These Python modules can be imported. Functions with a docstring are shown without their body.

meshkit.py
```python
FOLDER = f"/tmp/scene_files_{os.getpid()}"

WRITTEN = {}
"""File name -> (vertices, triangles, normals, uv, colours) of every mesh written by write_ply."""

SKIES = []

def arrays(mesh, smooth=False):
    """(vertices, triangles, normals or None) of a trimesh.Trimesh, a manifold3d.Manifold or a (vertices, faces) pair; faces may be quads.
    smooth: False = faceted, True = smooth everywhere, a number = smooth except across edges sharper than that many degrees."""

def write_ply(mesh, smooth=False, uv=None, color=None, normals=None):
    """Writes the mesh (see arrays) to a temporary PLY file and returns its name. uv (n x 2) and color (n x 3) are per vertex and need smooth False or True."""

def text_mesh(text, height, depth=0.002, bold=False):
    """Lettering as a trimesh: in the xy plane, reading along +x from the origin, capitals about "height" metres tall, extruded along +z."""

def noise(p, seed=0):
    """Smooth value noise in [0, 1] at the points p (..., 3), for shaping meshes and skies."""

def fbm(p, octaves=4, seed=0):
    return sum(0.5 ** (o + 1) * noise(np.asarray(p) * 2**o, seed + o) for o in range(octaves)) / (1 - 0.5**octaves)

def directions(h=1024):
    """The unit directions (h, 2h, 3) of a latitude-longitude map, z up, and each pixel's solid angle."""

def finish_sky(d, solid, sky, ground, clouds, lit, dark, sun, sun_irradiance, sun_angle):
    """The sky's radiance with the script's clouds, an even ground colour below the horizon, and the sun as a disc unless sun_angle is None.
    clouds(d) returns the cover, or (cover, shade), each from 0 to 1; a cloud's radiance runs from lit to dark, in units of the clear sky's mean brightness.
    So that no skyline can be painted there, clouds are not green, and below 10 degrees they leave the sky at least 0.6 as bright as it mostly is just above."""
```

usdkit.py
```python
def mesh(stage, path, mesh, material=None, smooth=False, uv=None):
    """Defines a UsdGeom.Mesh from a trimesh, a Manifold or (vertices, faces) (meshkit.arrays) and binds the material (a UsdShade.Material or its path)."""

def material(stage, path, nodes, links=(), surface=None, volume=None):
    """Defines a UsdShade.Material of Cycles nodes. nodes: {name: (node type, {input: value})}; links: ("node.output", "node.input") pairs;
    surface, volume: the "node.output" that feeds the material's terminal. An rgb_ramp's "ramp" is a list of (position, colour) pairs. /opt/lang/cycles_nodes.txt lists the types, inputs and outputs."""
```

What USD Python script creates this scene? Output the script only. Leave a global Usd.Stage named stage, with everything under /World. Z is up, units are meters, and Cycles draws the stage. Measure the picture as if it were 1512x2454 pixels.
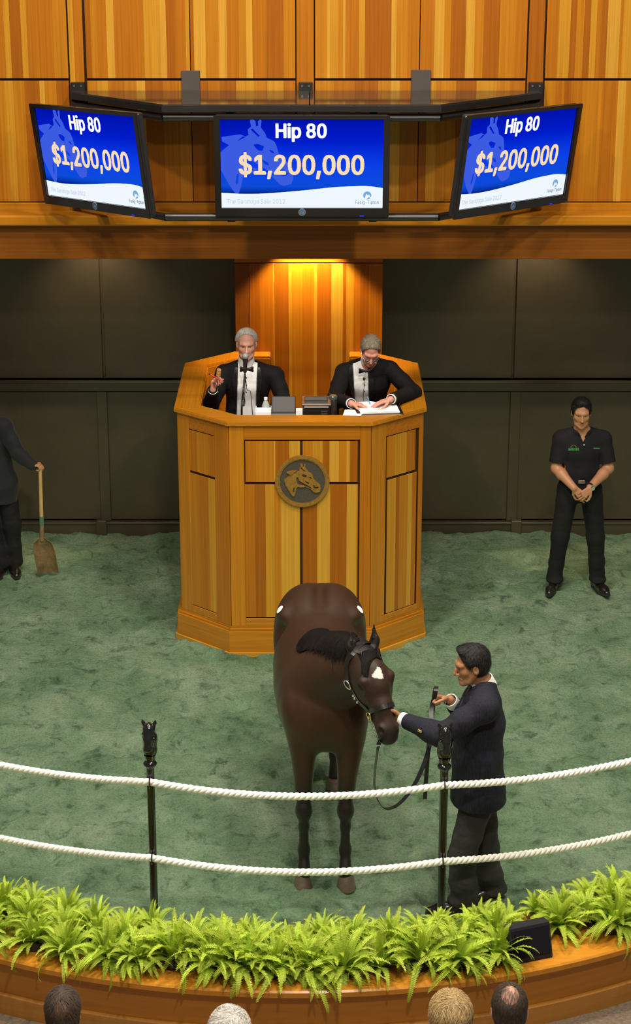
import math, random, numpy as np, trimesh, usdkit, meshkit
from pxr import Usd, UsdGeom, UsdLux, UsdShade, Sdf, Gf, Vt
from shapely.geometry import Polygon, Point, box as sbox
from shapely.ops import unary_union

stage = Usd.Stage.CreateInMemory()
UsdGeom.SetStageUpAxis(stage, UsdGeom.Tokens.z)
UsdGeom.SetStageMetersPerUnit(stage, 1.0)
UsdGeom.Xform.Define(stage, '/World')
UsdGeom.Scope.Define(stage, '/World/Looks')
rng = np.random.default_rng(7)
random.seed(7)

# ------------------------------------------------------------------ camera, light, exposure
FPX, PITCH, CH = 4731.0, math.radians(19.3), 6.43
cam = UsdGeom.Camera.Define(stage, '/World/camera')
cam.CreateHorizontalApertureAttr(36.0)
cam.CreateVerticalApertureAttr(36.0 * 2454 / 1512)
cam.CreateFocalLengthAttr(36.0 * FPX / 1512)
cam.CreateClippingRangeAttr(Gf.Vec2f(0.1, 200))
cam.AddTranslateOp().Set(Gf.Vec3d(0, 0, CH))
cam.AddRotateXOp().Set(90 - math.degrees(PITCH))
cam.CreateExposureAttr(0.0)

dome = UsdLux.DomeLight.Define(stage, '/World/ambient_light')
dome.CreateColorAttr(Gf.Vec3f(1.0, 0.93, 0.82))
dome.CreateIntensityAttr(0.065)

def disk(name, loc, target, radius, intensity, color=(1.0, 0.92, 0.80), cone=None):
    l = UsdLux.DiskLight.Define(stage, '/World/' + name)
    l.CreateRadiusAttr(radius); l.CreateIntensityAttr(intensity); l.CreateColorAttr(Gf.Vec3f(*color))
    d = np.array(target, float) - np.array(loc, float); d /= np.linalg.norm(d)
    up = np.array([0, 1.0, 0]) if abs(d[2]) > .9 else np.array([0, 0, 1.0])
    z = -d; x = np.cross(up, z); x /= np.linalg.norm(x); y = np.cross(z, x)
    m = Gf.Matrix4d(*x, 0, *y, 0, *z, 0, *map(float, loc), 1)
    l.AddTransformOp().Set(m)
    if cone:
        s = UsdLux.ShapingAPI.Apply(l.GetPrim()); s.CreateShapingConeAngleAttr(cone); s.CreateShapingConeSoftnessAttr(.45)
    return l
# house lamps over the ring and the public, plus two added lamps, above the frame
for i, (lx, ly, lz, tx, ty, p) in enumerate([(-2.6, 9.2, 9.0, -1.4, 9.9, 1.35), (2.6, 9.2, 9.0, 1.4, 9.9, 1.35), (-1.6, 11.6, 9.2, -.9, 12.3, 1.0), (1.9, 11.4, 9.2, 1.0, 12.1, 1.25), (0.2, 7.4, 8.8, .1, 8.1, .8), (-.4, 13.4, 9.4, -.2, 12.2, .6), (0.6, 4.4, 8.3, .2, 8.0, 1.25)]):  # rearmost lamp added for sheen on the croup, frontmost added as front fill
    disk('ring_lamp_%03d' % i, (lx, ly, lz), (tx, ty, 0), .22, 470 * p)
# gallery lamps that wash the timber wall
for i, lx in enumerate((-3.0, -1.0, 1.2, 3.2)):
    disk('gallery_lamp_%03d' % i, (lx, 12.6, 8.3), (lx, 15.9, 4.4), .14, 34)
# downlights in the soffit under the gallery
def spot(name, loc, target, radius, intensity, color, cone, soft):
    l = UsdLux.SphereLight.Define(stage, '/World/' + name); l.CreateRadiusAttr(radius); l.CreateIntensityAttr(intensity); l.CreateColorAttr(Gf.Vec3f(*color))
    z = np.array(loc, float) - np.array(target, float); z /= np.linalg.norm(z); x = np.cross([0, 1.0, 0], z); x /= np.linalg.norm(x); y = np.cross(z, x)
    l.AddTransformOp().Set(Gf.Matrix4d(*x, 0, *y, 0, *z, 0, *map(float, loc), 1))
    s = UsdLux.ShapingAPI.Apply(l.GetPrim()); s.CreateShapingConeAngleAttr(cone); s.CreateShapingConeSoftnessAttr(soft)
spot('soffit_lamp_000', (-.06, 16.84, 3.10), (-.06, 16.93, 2.1), .03, 5600, (1.0, .70, .34), 50, .4)
for i, lx in enumerate((-1.98, 1.98)):
    spot('soffit_lamp_%03d' % (i + 1), (lx, 17.35, 3.08), (lx, 17.66, 2.2), .03, 1200, (1.0, .80, .52), 50, .8)

# ------------------------------------------------------------------ helpers: pixels to points, names, materials
cP, sP = math.cos(PITCH), math.sin(PITCH)
def ray(px, py):
    u = (px - 756) / FPX; v = -(py - 1227) / FPX
    return np.array([u, cP + v * sP, -sP + v * cP])
CAM = np.array([0, 0, CH])
def atY(px, py, Y):
    r = ray(px, py); return CAM + r * (Y / r[1])
def atZ(px, py, Z=0.0):
    r = ray(px, py); return CAM + r * ((Z - CH) / r[2])
def atP(px, py, p0, n):
    r = ray(px, py); return CAM + r * (np.dot(np.asarray(p0) - CAM, n) / np.dot(r, n))
def V(*a): return np.array(a, float)
def unit(v): v = np.asarray(v, float); return v / np.linalg.norm(v)

used, ORIG = {}, {}
def fresh(parent, name):
    k = (parent, name); n = used.get(k, 0); used[k] = n + 1
    return f'{parent}/{name}' + (f'_{n:03d}' if n else '')
def tag(prim, label=None, cat=None, group=None, kind=None):
    for k, v in (('label', label), ('category', cat), ('group', group), ('kind', kind)):
        if v: prim.SetCustomDataByKey(k, v)
def thing(name, label, cat, loc=(0, 0, 0), group=None, kind=None, rotz=0.0):
    p = fresh('/World', name)
    x = UsdGeom.Xform.Define(stage, p); x.AddTranslateOp().Set(Gf.Vec3d(*map(float, loc)))
    if rotz: x.AddRotateZOp().Set(float(rotz))
    ORIG[p] = np.array(loc, float); tag(x.GetPrim(), label, cat, group, kind); return p
def obj(name, mesh, m, parent=None, label=None, cat=None, group=None, kind=None, smooth=False, tint=None, local=False):
    """one Mesh prim; world coordinates unless local; a top-level mesh is placed at its own base"""
    v, f, n = meshkit.arrays(mesh, smooth)
    if parent is None:
        p = fresh('/World', name)
        o = np.array([v[:, 0].mean(), v[:, 1].mean(), v[:, 2].min()])
    else:
        p = fresh(parent, name); o = ORIG.get(parent, np.zeros(3))
    ORIG[p] = o if not local else np.zeros(3)
    w = v if local else v - o
    M = UsdGeom.Mesh.Define(stage, p)
    M.CreatePointsAttr(Vt.Vec3fArray.FromNumpy(np.ascontiguousarray(w, np.float32)))
    M.CreateFaceVertexCountsAttr(Vt.IntArray.FromNumpy(np.full(len(f), 3, np.int32)))
    M.CreateFaceVertexIndicesAttr(Vt.IntArray.FromNumpy(np.ascontiguousarray(f, np.int32).ravel()))
    M.CreateSubdivisionSchemeAttr('none')
    if n is not None:
        M.CreateNormalsAttr(Vt.Vec3fArray.FromNumpy(np.ascontiguousarray(n, np.float32))); M.SetNormalsInterpolation('vertex')
    if tint is not None:
        UsdGeom.PrimvarsAPI(M).CreatePrimvar('tint', Sdf.ValueTypeNames.Color3fArray, 'vertex').Set(Vt.Vec3fArray.FromNumpy(np.ascontiguousarray(tint, np.float32)))
    if parent is None and not local: M.AddTranslateOp().Set(Gf.Vec3d(*map(float, o)))
    UsdShade.MaterialBindingAPI.Apply(M.GetPrim()).Bind(m)
    tag(M.GetPrim(), label, cat, group, kind)
    return p
def copy(src, name, loc, label=None, rot=None, group=None, scale=None):
    p = fresh('/World', name); x = UsdGeom.Xform.Define(stage, p); pr = x.GetPrim()
    pr.GetReferences().AddInternalReference(src)
    x.ClearXformOpOrder(); x.AddTranslateOp().Set(Gf.Vec3d(*map(float, loc)))
    if rot is not None: x.AddRotateXYZOp().Set(Gf.Vec3f(*map(float, rot)))
    if scale is not None: x.AddScaleOp().Set(Gf.Vec3f(scale, scale, scale))
    pr.SetInstanceable(True)
    was = stage.GetPrimAtPath(src).GetCustomData()
    tag(pr, label or was.get('label'), was.get('category'), group or was.get('group')); return p

MATS = {}
def mat(name, col, rough=.5, spec=.5, metal=0.0, var=.12, vscale=6.0, stretch=(1, 1, 1), bump=0.0, bscale=60.0, coat=0.0, sheen=0.0, tint=False, detail=4, bstretch=None, bdist=.01, rand=0.0):
    if name in MATS: return MATS[name]
    c = np.array(col, float)
    N = {'g': ('geometry', {}), 'mp': ('mapping', {'scale': stretch}), 'n': ('noise_texture', {'scale': vscale, 'detail': float(detail), 'roughness': .6}),
         'r': ('rgb_ramp', {'ramp': [(0.25, tuple(c * (1 - var))), (0.75, tuple(np.minimum(c * (1 + var), 1)))]}),
         'p': ('principled_bsdf', {'roughness': rough, 'specular_ior_level': spec, 'metallic': metal, 'coat_weight': coat, 'coat_roughness': .12, 'sheen_weight': sheen})}
    L = [('g.position', 'mp.vector'), ('mp.vector', 'n.vector'), ('n.fac', 'r.fac')]
    out = 'r.color'
    if tint:
        N['a'] = ('attribute', {'attribute': 'tint'}); N['mx'] = ('mix', {'mix_type': 'multiply', 'fac': 1.0})
        L += [('a.color', 'mx.color1'), (out, 'mx.color2')]; out = 'mx.color'
    if rand:
        N['oi'] = ('object_info', {}); N['mr'] = ('map_range', {'from_min': 0., 'from_max': 1., 'to_min': 1 - rand, 'to_max': 1 + rand}); N['hs'] = ('hsv', {})
        L += [('oi.random', 'mr.value'), ('mr.result', 'hs.value'), (out, 'hs.color')]; out = 'hs.color'
    L.append((out, 'p.base_color'))
    if bump:
        N['mb'] = ('mapping', {'scale': bstretch or stretch}); N['nb'] = ('noise_texture', {'scale': bscale, 'detail': 5.0, 'roughness': .65}); N['b'] = ('bump', {'strength': bump, 'distance': bdist})
        L += [('g.position', 'mb.vector'), ('mb.vector', 'nb.vector'), ('nb.fac', 'b.height'), ('b.normal', 'p.normal')]
    MATS[name] = usdkit.material(stage, '/World/Looks/' + name, N, L, surface='p.BSDF'); return MATS[name]
def glow(name, col, strength=1.0):
    if name not in MATS:
        MATS[name] = usdkit.material(stage, '/World/Looks/' + name, {'e': ('emission', {'color': col, 'strength': strength})}, [], surface='e.emission')
    return MATS[name]
def clear_glass(name, col, fac):
    if name not in MATS:
        MATS[name] = usdkit.material(stage, '/World/Looks/' + name, {'t': ('transparent_bsdf', {'color': col}), 'g': ('glossy_bsdf', {'roughness': .08}), 'f': ('fresnel', {'IOR': 1.45}), 'a': ('math', {'math_type': 'multiply_add', 'value2': 1.0, 'value3': fac}), 'm': ('mix_closure', {})}, [('f.fac', 'a.value1'), ('a.value', 'm.fac'), ('t.BSDF', 'm.closure1'), ('g.BSDF', 'm.closure2')], surface='m.closure')
    return MATS[name]
def glass(name, col=(1, 1, 1), rough=.02):
    if name not in MATS:
        MATS[name] = usdkit.material(stage, '/World/Looks/' + name, {'p': ('principled_bsdf', {'base_color': col, 'roughness': rough, 'transmission_weight': 1.0, 'ior': 1.35})}, [], surface='p.BSDF')
    return MATS[name]

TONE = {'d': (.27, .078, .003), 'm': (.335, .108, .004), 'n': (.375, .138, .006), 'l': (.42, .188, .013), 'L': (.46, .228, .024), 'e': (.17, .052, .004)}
def wood(t, axis='z', rough=.34):
    st = {'z': (60, 60, .8), 'x': (.8, 60, 60), 'y': (60, .8, 60), 'h': (2.2, 2.2, 60)}[axis]
    return mat(f'wood_{t}_{axis}', TONE[t], rough=rough, spec=.22, var=.24, vscale=1.0, stretch=st, detail=6, bump=.05, bscale=3.0, bdist=.004)
black_plastic = mat('black_plastic', (.012, .011, .011), .32, .5, var=.1)
black_metal = mat('black_metal', (.008, .008, .008), .16, .6, var=.1)
dark_gap = mat('dark_gap', (.035, .014, .003), .7, .2)
white_paper = mat('white_paper', (.82, .82, .80), .7, .3, var=.03)
chrome = mat('chrome', (.75, .74, .70), .18, .5, metal=1.0, var=.03)
brass = mat('brass', (.75, .52, .16), .25, .5, metal=1.0, var=.05)

# ------------------------------------------------------------------ mesh helpers
def cat_(ms): return trimesh.util.concatenate(list(ms))
def bx(lo, hi, bev=0.0):
    lo, hi = np.minimum(lo, hi).astype(float), np.maximum(lo, hi).astype(float)
    if bev <= 0 or min(hi - lo) < 2.5 * bev:
        b = trimesh.creation.box(extents=hi - lo); b.apply_translation((lo + hi) / 2); return b
    pts = []
    for i in range(8):
        s = np.array([(i >> k) & 1 for k in range(3)]); cpt = np.where(s, hi, lo); sg = np.where(s, -1, 1)
        for k in range(3):
            q = cpt + sg * bev; q[k] = cpt[k]; pts.append(q)
    return trimesh.convex.convex_hull(np.array(pts))
def frame_box(o, u, v, n, lo, hi, bev=0.0):
    """a box given in the local frame (u right, v up, n outwards) at o"""
    b = bx(lo, hi, bev); b.vertices = np.asarray(o) + b.vertices @ np.array([u, v, n]); 
    if np.dot(np.cross(u, v), n) < 0: b.invert()
    return b
def prism(poly, z0, z1):
    m = trimesh.creation.extrude_polygon(poly if isinstance(poly, Polygon) else Polygon(poly), z1 - z0, engine='earcut'); m.apply_translation([0, 0, z0]); return m
def lathe(prof, c=(0, 0, 0), n=32):
    m = trimesh.creation.revolve(np.array(prof, float), sections=n); m.apply_translation(c); return m
def spline(pts, n=8):
    P = np.array(pts, float); Q = np.vstack([2 * P[0] - P[1], P, 2 * P[-1] - P[-2]]); out = []
    for i in range(len(P) - 1):
        a, b, c, d = Q[i:i + 4]
        for t in np.arange(n) / n:
            out.append(.5 * (2 * b + (c - a) * t + (2 * a - 5 * b + 4 * c - d) * t * t + (3 * b - a - 3 * c + d) * t ** 3))
    out.append(P[-1]); return np.array(out)
def tube(path, r, n=8, cap=True):
    P = np.array(path, float); R = np.broadcast_to(np.asarray(r, float), (len(P),))
    T = np.gradient(P, axis=0); T /= np.linalg.norm(T, axis=1)[:, None] + 1e-12
    ref = np.array([0, 0, 1.0]) if abs(T[0][2]) < .9 else np.array([1.0, 0, 0])
    A = unit(np.cross(T[0], ref)); rings = []
    for i in range(len(P)):
        A = A - T[i] * np.dot(A, T[i]); A = unit(A); B = np.cross(T[i], A)
        a = np.arange(n) * 2 * np.pi / n
        rings.append(P[i] + R[i] * (np.cos(a)[:, None] * A + np.sin(a)[:, None] * B))
    v = np.vstack(rings); f = []
    i = np.arange(len(P) - 1)[:, None] * n; j = np.arange(n)[None]; k = (j + 1) % n
    q = np.stack([i + j, i + k, i + n + k, i + n + j], -1).reshape(-1, 4)
    f = np.vstack([q[:, [0, 1, 2]], q[:, [0, 2, 3]]])
    if cap:
        v = np.vstack([v, P[0], P[-1]]); a, b = len(v) - 2, len(v) - 1; jj = np.arange(n); kk = (jj + 1) % n; e = (len(P) - 1) * n
        f = np.vstack([f, np.c_[np.full(n, a), kk, jj], np.c_[np.full(n, b), e + jj, e + kk]])
    return trimesh.Trimesh(v, f, process=False)
def band(path, side, width, thick):
    """a flat strap along path; side: the across direction at every point"""
    P = np.array(path, float); S = np.broadcast_to(np.asarray(side, float), P.shape)
    T = np.gradient(P, axis=0); S = S - T * (np.sum(S * T, 1) / (np.sum(T * T, 1) + 1e-12))[:, None]; S = S / np.linalg.norm(S, axis=1)[:, None]
    N = np.cross(T, S); N /= np.linalg.norm(N, axis=1)[:, None]
    w, t = width / 2, thick / 2
    rings = np.stack([P + S * w + N * t, P - S * w + N * t, P - S * w - N * t, P + S * w - N * t], 1); m = len(P); v = rings.reshape(-1, 3)
    i = np.arange(m - 1)[:, None] * 4; j = np.arange(4)[None]; k = (j + 1) % 4
    q = np.stack([i + j, i + k, i + 4 + k, i + 4 + j], -1).reshape(-1, 4)
    q = np.vstack([q, [[3, 2, 1, 0]], [[4 * m - 4, 4 * m - 3, 4 * m - 2, 4 * m - 1]]])
    t_ = trimesh.Trimesh(v, np.vstack([q[:, [0, 1, 2]], q[:, [0, 2, 3]]]), process=False); t_.fix_normals(); return t_
def flat_poly(geom, o, u, v, n, depth):
    """shapely shape in the (u, v) plane at o, extruded by depth along n"""
    ms = []
    for g in getattr(geom, 'geoms', [geom]):
        if g.area < 1e-9: continue
        m = trimesh.creation.extrude_polygon(g, depth, engine='earcut'); ms.append(m)
    m = cat_(ms); m.vertices = np.asarray(o) + m.vertices @ np.array([u, v, n]); 
    if np.dot(np.cross(u, v), n) < 0: m.invert()
    return m
def letters(text, height, width, o, u, v, n, depth=.0015, bold=True, centre=True):
    m = meshkit.text_mesh(text, height, depth, bold); lo, hi = m.bounds
    if width: m.vertices[:, 0] = (m.vertices[:, 0] - lo[0]) * (width / (hi[0] - lo[0]))
    if centre: m.vertices[:, 0] -= m.vertices[:, 0].mean() if not width else width / 2
    m.vertices = np.asarray(o) + m.vertices @ np.array([u, v, n]); return m

# ------------------------------------------------------------------ signed-distance modelling for bodies, clothes and animals
class Field:
    def __init__(s, lo, hi, h):
        s.h = h; s.lo = np.array(lo, float); n = np.ceil((np.array(hi) - s.lo) / h).astype(int) + 1
        s.D = np.full(n, .5, np.float32); s.ax = [(s.lo[k] + np.arange(n[k]) * h).astype(np.float32) for k in range(3)]
    def win(s, lo, hi):
        sl = []
        for k in range(3):
            a = int(max(0, math.floor((lo[k] - s.lo[k]) / s.h))); b = int(min(s.D.shape[k], math.ceil((hi[k] - s.lo[k]) / s.h) + 1))
            if b <= a: return None
            sl.append(slice(a, b))
        return tuple(sl)
    def grid(s, sl):
        return s.ax[0][sl[0]][:, None, None], s.ax[1][sl[1]][None, :, None], s.ax[2][sl[2]][None, None, :]
    def put(s, sl, d, k, mode):
        A = s.D[sl]
        if mode == 'sub': d = -d
        if mode == 'add':
            h = np.maximum(k - np.abs(A - d), 0) / k if k > 0 else 0; s.D[sl] = np.minimum(A, d) - h * h * (k * .25)
        else:
            h = np.maximum(k - np.abs(A - d), 0) / k if k > 0 else 0; s.D[sl] = np.maximum(A, d) + h * h * (k * .25)
    def cap(s, a, b, ra, rb=None, k=.012, flat=None, mode='add'):
        a, b = np.array(a, float), np.array(b, float); rb = ra if rb is None else rb
        R = max(ra, rb) * (max(1, flat[1]) if flat else 1) + k + 2 * s.h
        sl = s.win(np.minimum(a, b) - R, np.maximum(a, b) + R)
        if sl is None: return s
        X, Y, Z = s.grid(sl); X, Y, Z = X - a[0], Y - a[1], Z - a[2]; w = b - a
        if flat:
            e = unit(flat[0]); g = 1 / flat[1] - 1; q = (X * e[0] + Y * e[1] + Z * e[2]) * g
            X, Y, Z = X + q * e[0], Y + q * e[1], Z + q * e[2]; w = w + e * (np.dot(w, e) * g)
        ww = max(np.dot(w, w), 1e-12)
        t = np.clip((X * w[0] + Y * w[1] + Z * w[2]) / ww, 0, 1)
        d = np.sqrt((X - t * w[0]) ** 2 + (Y - t * w[1]) ** 2 + (Z - t * w[2]) ** 2) - (ra + (rb - ra) * t)
        s.put(sl, d.astype(np.float32), k, mode); return s
    def ell(s, c, r, k=.012, fr=None, mode='add'):
        c, r = np.array(c, float), np.array(r, float); R = (np.max(r) if fr is not None else r) + k + 2 * s.h
        sl = s.win(c - R, c + R)
        if sl is None: return s
        X, Y, Z = s.grid(sl); X, Y, Z = X - c[0], Y - c[1], Z - c[2]
        if fr is not None:
            F = np.array(fr, float); X, Y, Z = (F[i][0] * X + F[i][1] * Y + F[i][2] * Z for i in range(3))
        k0 = np.sqrt((X / r[0]) ** 2 + (Y / r[1]) ** 2 + (Z / r[2]) ** 2); k1 = np.sqrt((X / r[0] ** 2) ** 2 + (Y / r[1] ** 2) ** 2 + (Z / r[2] ** 2) ** 2)
        d = np.where(k1 > 1e-6, k0 * (k0 - 1) / np.maximum(k1, 1e-6), -np.min(r))
        s.put(sl, d.astype(np.float32), k, mode); return s
    def chain(s, pts, rs, k=.012, flat=None, n=1):
        pts = np.array(pts, float); rs = np.array(rs, float)
        if n > 1:
            t = np.arange(len(pts)); tt = np.linspace(0, len(pts) - 1, (len(pts) - 1) * n + 1); pts = spline(pts, n); rs = np.interp(tt, t, rs)
        for i in range(len(pts) - 1): s.cap(pts[i], pts[i + 1], rs[i], rs[i + 1], k, flat)
        return s
    def cut(s, p, n, k=0.0):
        """keeps the side that n points away from"""
        X, Y, Z = s.ax[0][:, None, None], s.ax[1][None, :, None], s.ax[2][None, None, :]; n = unit(n)
        d = ((X - p[0]) * n[0] + (Y - p[1]) * n[1] + (Z - p[2]) * n[2]).astype(np.float32)
        s.put(tuple(slice(None) for _ in range(3)), d, k, 'int'); return s
    def carve(s, fn, lo, hi, mode='sub', k=0.0):
        sl = s.win(lo, hi)
        if sl is not None: s.put(sl, fn(*s.grid(sl)).astype(np.float32), k, mode)
        return s
    def at(s, p):
        from scipy.ndimage import map_coordinates
        return map_coordinates(s.D, ((np.asarray(p) - s.lo) / s.h).T, order=1, mode='nearest')
    def grad(s, p):
        e = s.h * 1.5; g = np.stack([s.at(p + V(*np.eye(3)[k]) * e) - s.at(p - V(*np.eye(3)[k]) * e) for k in range(3)], 1); return g / (np.linalg.norm(g, axis=1)[:, None] + 1e-9)
    def stick(s, p, off=0.0, it=6):
        p = np.array(p, float)
        for _ in range(it): p = p - s.grad(p) * (s.at(p) - off)[:, None]
        return p
    def mesh(s, noise=0.0, nscale=8.0, seed=0, relax=1, keep=None):
        D = s.D.copy()
        for k in range(3):
            for e in (0, -1):
                ix = [slice(None)] * 3; ix[k] = e; D[tuple(ix)] = np.maximum(D[tuple(ix)], 1e-3)
        S = D < 0; n = np.array(D.shape)
        cnt = np.zeros(n - 1, np.int8)
        offs = [(i, j, k) for i in (0, 1) for j in (0, 1) for k in (0, 1)]
        for o in offs: cnt += S[o[0]:n[0] - 1 + o[0], o[1]:n[1] - 1 + o[1], o[2]:n[2] - 1 + o[2]]
        I = np.argwhere((cnt > 0) & (cnt < 8)); ids = np.full(n - 1, -1, np.int32); ids[tuple(I.T)] = np.arange(len(I))
        val = {o: D[tuple((I + o).T)] for o in offs}; acc = np.zeros((len(I), 3)); w = np.zeros(len(I))
        for o in offs:
            for k in range(3):
                if o[k]: continue
                o2 = list(o); o2[k] = 1; o2 = tuple(o2); a, b = val[o], val[o2]; m = (a < 0) != (b < 0)
                t = np.where(m, a / np.where(m, a - b, 1), 0); p = np.tile(np.array(o, float), (len(I), 1)); p[:, k] += t
                acc[m] += p[m]; w[m] += 1
        v = s.lo + (I + acc / w[:, None]) * s.h
        F = []
        for k in range(3):
            a, b = (k + 1) % 3, (k + 2) % 3; sl0, sl1 = [slice(None)] * 3, [slice(None)] * 3; sl0[k] = slice(0, n[k] - 1); sl1[k] = slice(1, n[k])
            A, B = S[tuple(sl0)], S[tuple(sl1)]; E = np.argwhere(A != B)
            E = E[(E[:, a] > 0) & (E[:, b] > 0) & (E[:, a] < n[a] - 1) & (E[:, b] < n[b] - 1)]
            flip = ~A[tuple(E.T)]; q = []
            for da, db in ((1, 1), (0, 1), (0, 0), (1, 0)):
                c = E.copy(); c[:, a] -= da; c[:, b] -= db; q.append(ids[tuple(c.T)])
            q = np.stack(q, 1); q[flip] = q[flip][:, ::-1]; F.append(q)
        q = np.vstack(F); f = np.vstack([q[:, [0, 1, 2]], q[:, [0, 2, 3]]])
        if relax:
            import scipy.sparse as sp
            e = np.vstack([q[:, [0, 1]], q[:, [1, 2]], q[:, [2, 3]], q[:, [3, 0]]]); e = np.vstack([e, e[:, ::-1]])
            M = sp.coo_matrix((np.ones(len(e)), (e[:, 0], e[:, 1])), shape=(len(v), len(v))).tocsr(); deg = np.maximum(np.asarray(M.sum(1)).ravel(), 1)
            for _ in range(relax):
                v = v + .5 * (M @ v / deg[:, None] - v); v = v - .52 * (M @ v / deg[:, None] - v)
        m = trimesh.Trimesh(v, f, process=False)
        if noise:
            nn = meshkit.arrays(m, True)[2]; m.vertices = v + nn * ((meshkit.fbm(v * np.broadcast_to(nscale, 3), 3, seed) - .5) * 2 * noise)[:, None]
        return m
# ------------------------------------------------------------------ the setting: sand ring, carpet, dark wall, timber gallery
YW, YF, YC, YD = 15.90, 15.74, 17.00, 17.80       # timber wall, fascia, pier, dark wall (distances from the camera's foot)
X3, Y3, Z3 = V(1, 0, 0), V(0, 1, 0), V(0, 0, 1)
CX, CY, CR = -.12, 13.58, 4.19                    # the ring's centre and the kerb's outer radius

xs, ys = np.arange(-4.4, 4.41, .025), np.arange(9.95, 17.86, .025)
gx, gy = np.meshgrid(xs, ys, indexing='ij'); pp = np.stack([gx, gy, gx * 0], -1)
hz = (meshkit.fbm(pp * [2.2, 3.4, 1], 5, 3) - .5) * .055 + (meshkit.fbm(pp * [7, 10, 1], 4, 11) - .5) * .085
dent = meshkit.noise(pp * [3.4, 4.6, 1], 21); hz -= np.clip(dent - .70, 0, 1) * .16
dent2 = meshkit.noise(pp * [8, 10, 1] + 5, 31); hz -= np.clip(dent2 - .74, 0, 1) * .10
hz = hz - hz.mean() - .004
rad = np.hypot(gx - CX, gy - CY); keep = (rad < 3.66) | (gy > CY)
nx_, ny_ = gx.shape; idx = np.arange(nx_ * ny_).reshape(nx_, ny_)
q = np.stack([idx[:-1, :-1], idx[1:, :-1], idx[1:, 1:], idx[:-1, 1:]], -1).reshape(-1, 4)
q = q[keep.ravel()[q].any(1)]
footing_v = np.stack([gx, gy, hz], -1).reshape(-1, 3)
sand_nodes = {'g': ('geometry', {}), 'n1': ('noise_texture', {'scale': 1.3, 'detail': 9.0, 'roughness': .70}), 'n2': ('noise_texture', {'scale': 70.0, 'detail': 4.0, 'roughness': .8}),
    'r1': ('rgb_ramp', {'ramp': [(.30, (.18, .33, .175)), (.47, (.33, .53, .31)), (.66, (.52, .71, .47))]}),
    'r2': ('rgb_ramp', {'ramp': [(.30, (.50, .50, .48)), (.5, (1, 1, 1)), (.74, (1.28, 1.25, 1.18))]}), 'mx': ('mix', {'mix_type': 'multiply', 'fac': .9}),
    'n3': ('noise_texture', {'scale': 6.5, 'detail': 7.0, 'roughness': .72, 'distortion': .6}), 'r3': ('rgb_ramp', {'ramp': [(.33, (.40, .43, .40)), (.47, (1, 1, 1)), (.68, (1.18, 1.10, 1.08))]}), 'mx3': ('mix', {'mix_type': 'multiply', 'fac': 1.0}),  # colour contrast and dark clumps paint in the shading between lumps
    'mp': ('mapping', {'scale': (1, 1.3, 1)}), 'nb': ('noise_texture', {'scale': 16.0, 'detail': 10.0, 'roughness': .75}), 'b': ('bump', {'strength': 1.0, 'distance': .12}), 'p': ('principled_bsdf', {'roughness': .95, 'specular_ior_level': .15})}
sand_links = [('g.position', 'n1.vector'), ('g.position', 'n2.vector'), ('n1.fac', 'r1.fac'), ('n2.fac', 'r2.fac'), ('r1.color', 'mx.color1'), ('r2.color', 'mx.color2'), ('mx.color', 'mx3.color1'), ('g.position', 'n3.vector'), ('n3.fac', 'r3.fac'), ('r3.color', 'mx3.color2'), ('mx3.color', 'p.base_color'),
    ('g.position', 'mp.vector'), ('mp.vector', 'nb.vector'), ('nb.fac', 'b.height'), ('b.normal', 'p.normal')]
sand = usdkit.material(stage, '/World/Looks/green_footing', sand_nodes, sand_links, surface='p.BSDF')
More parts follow.
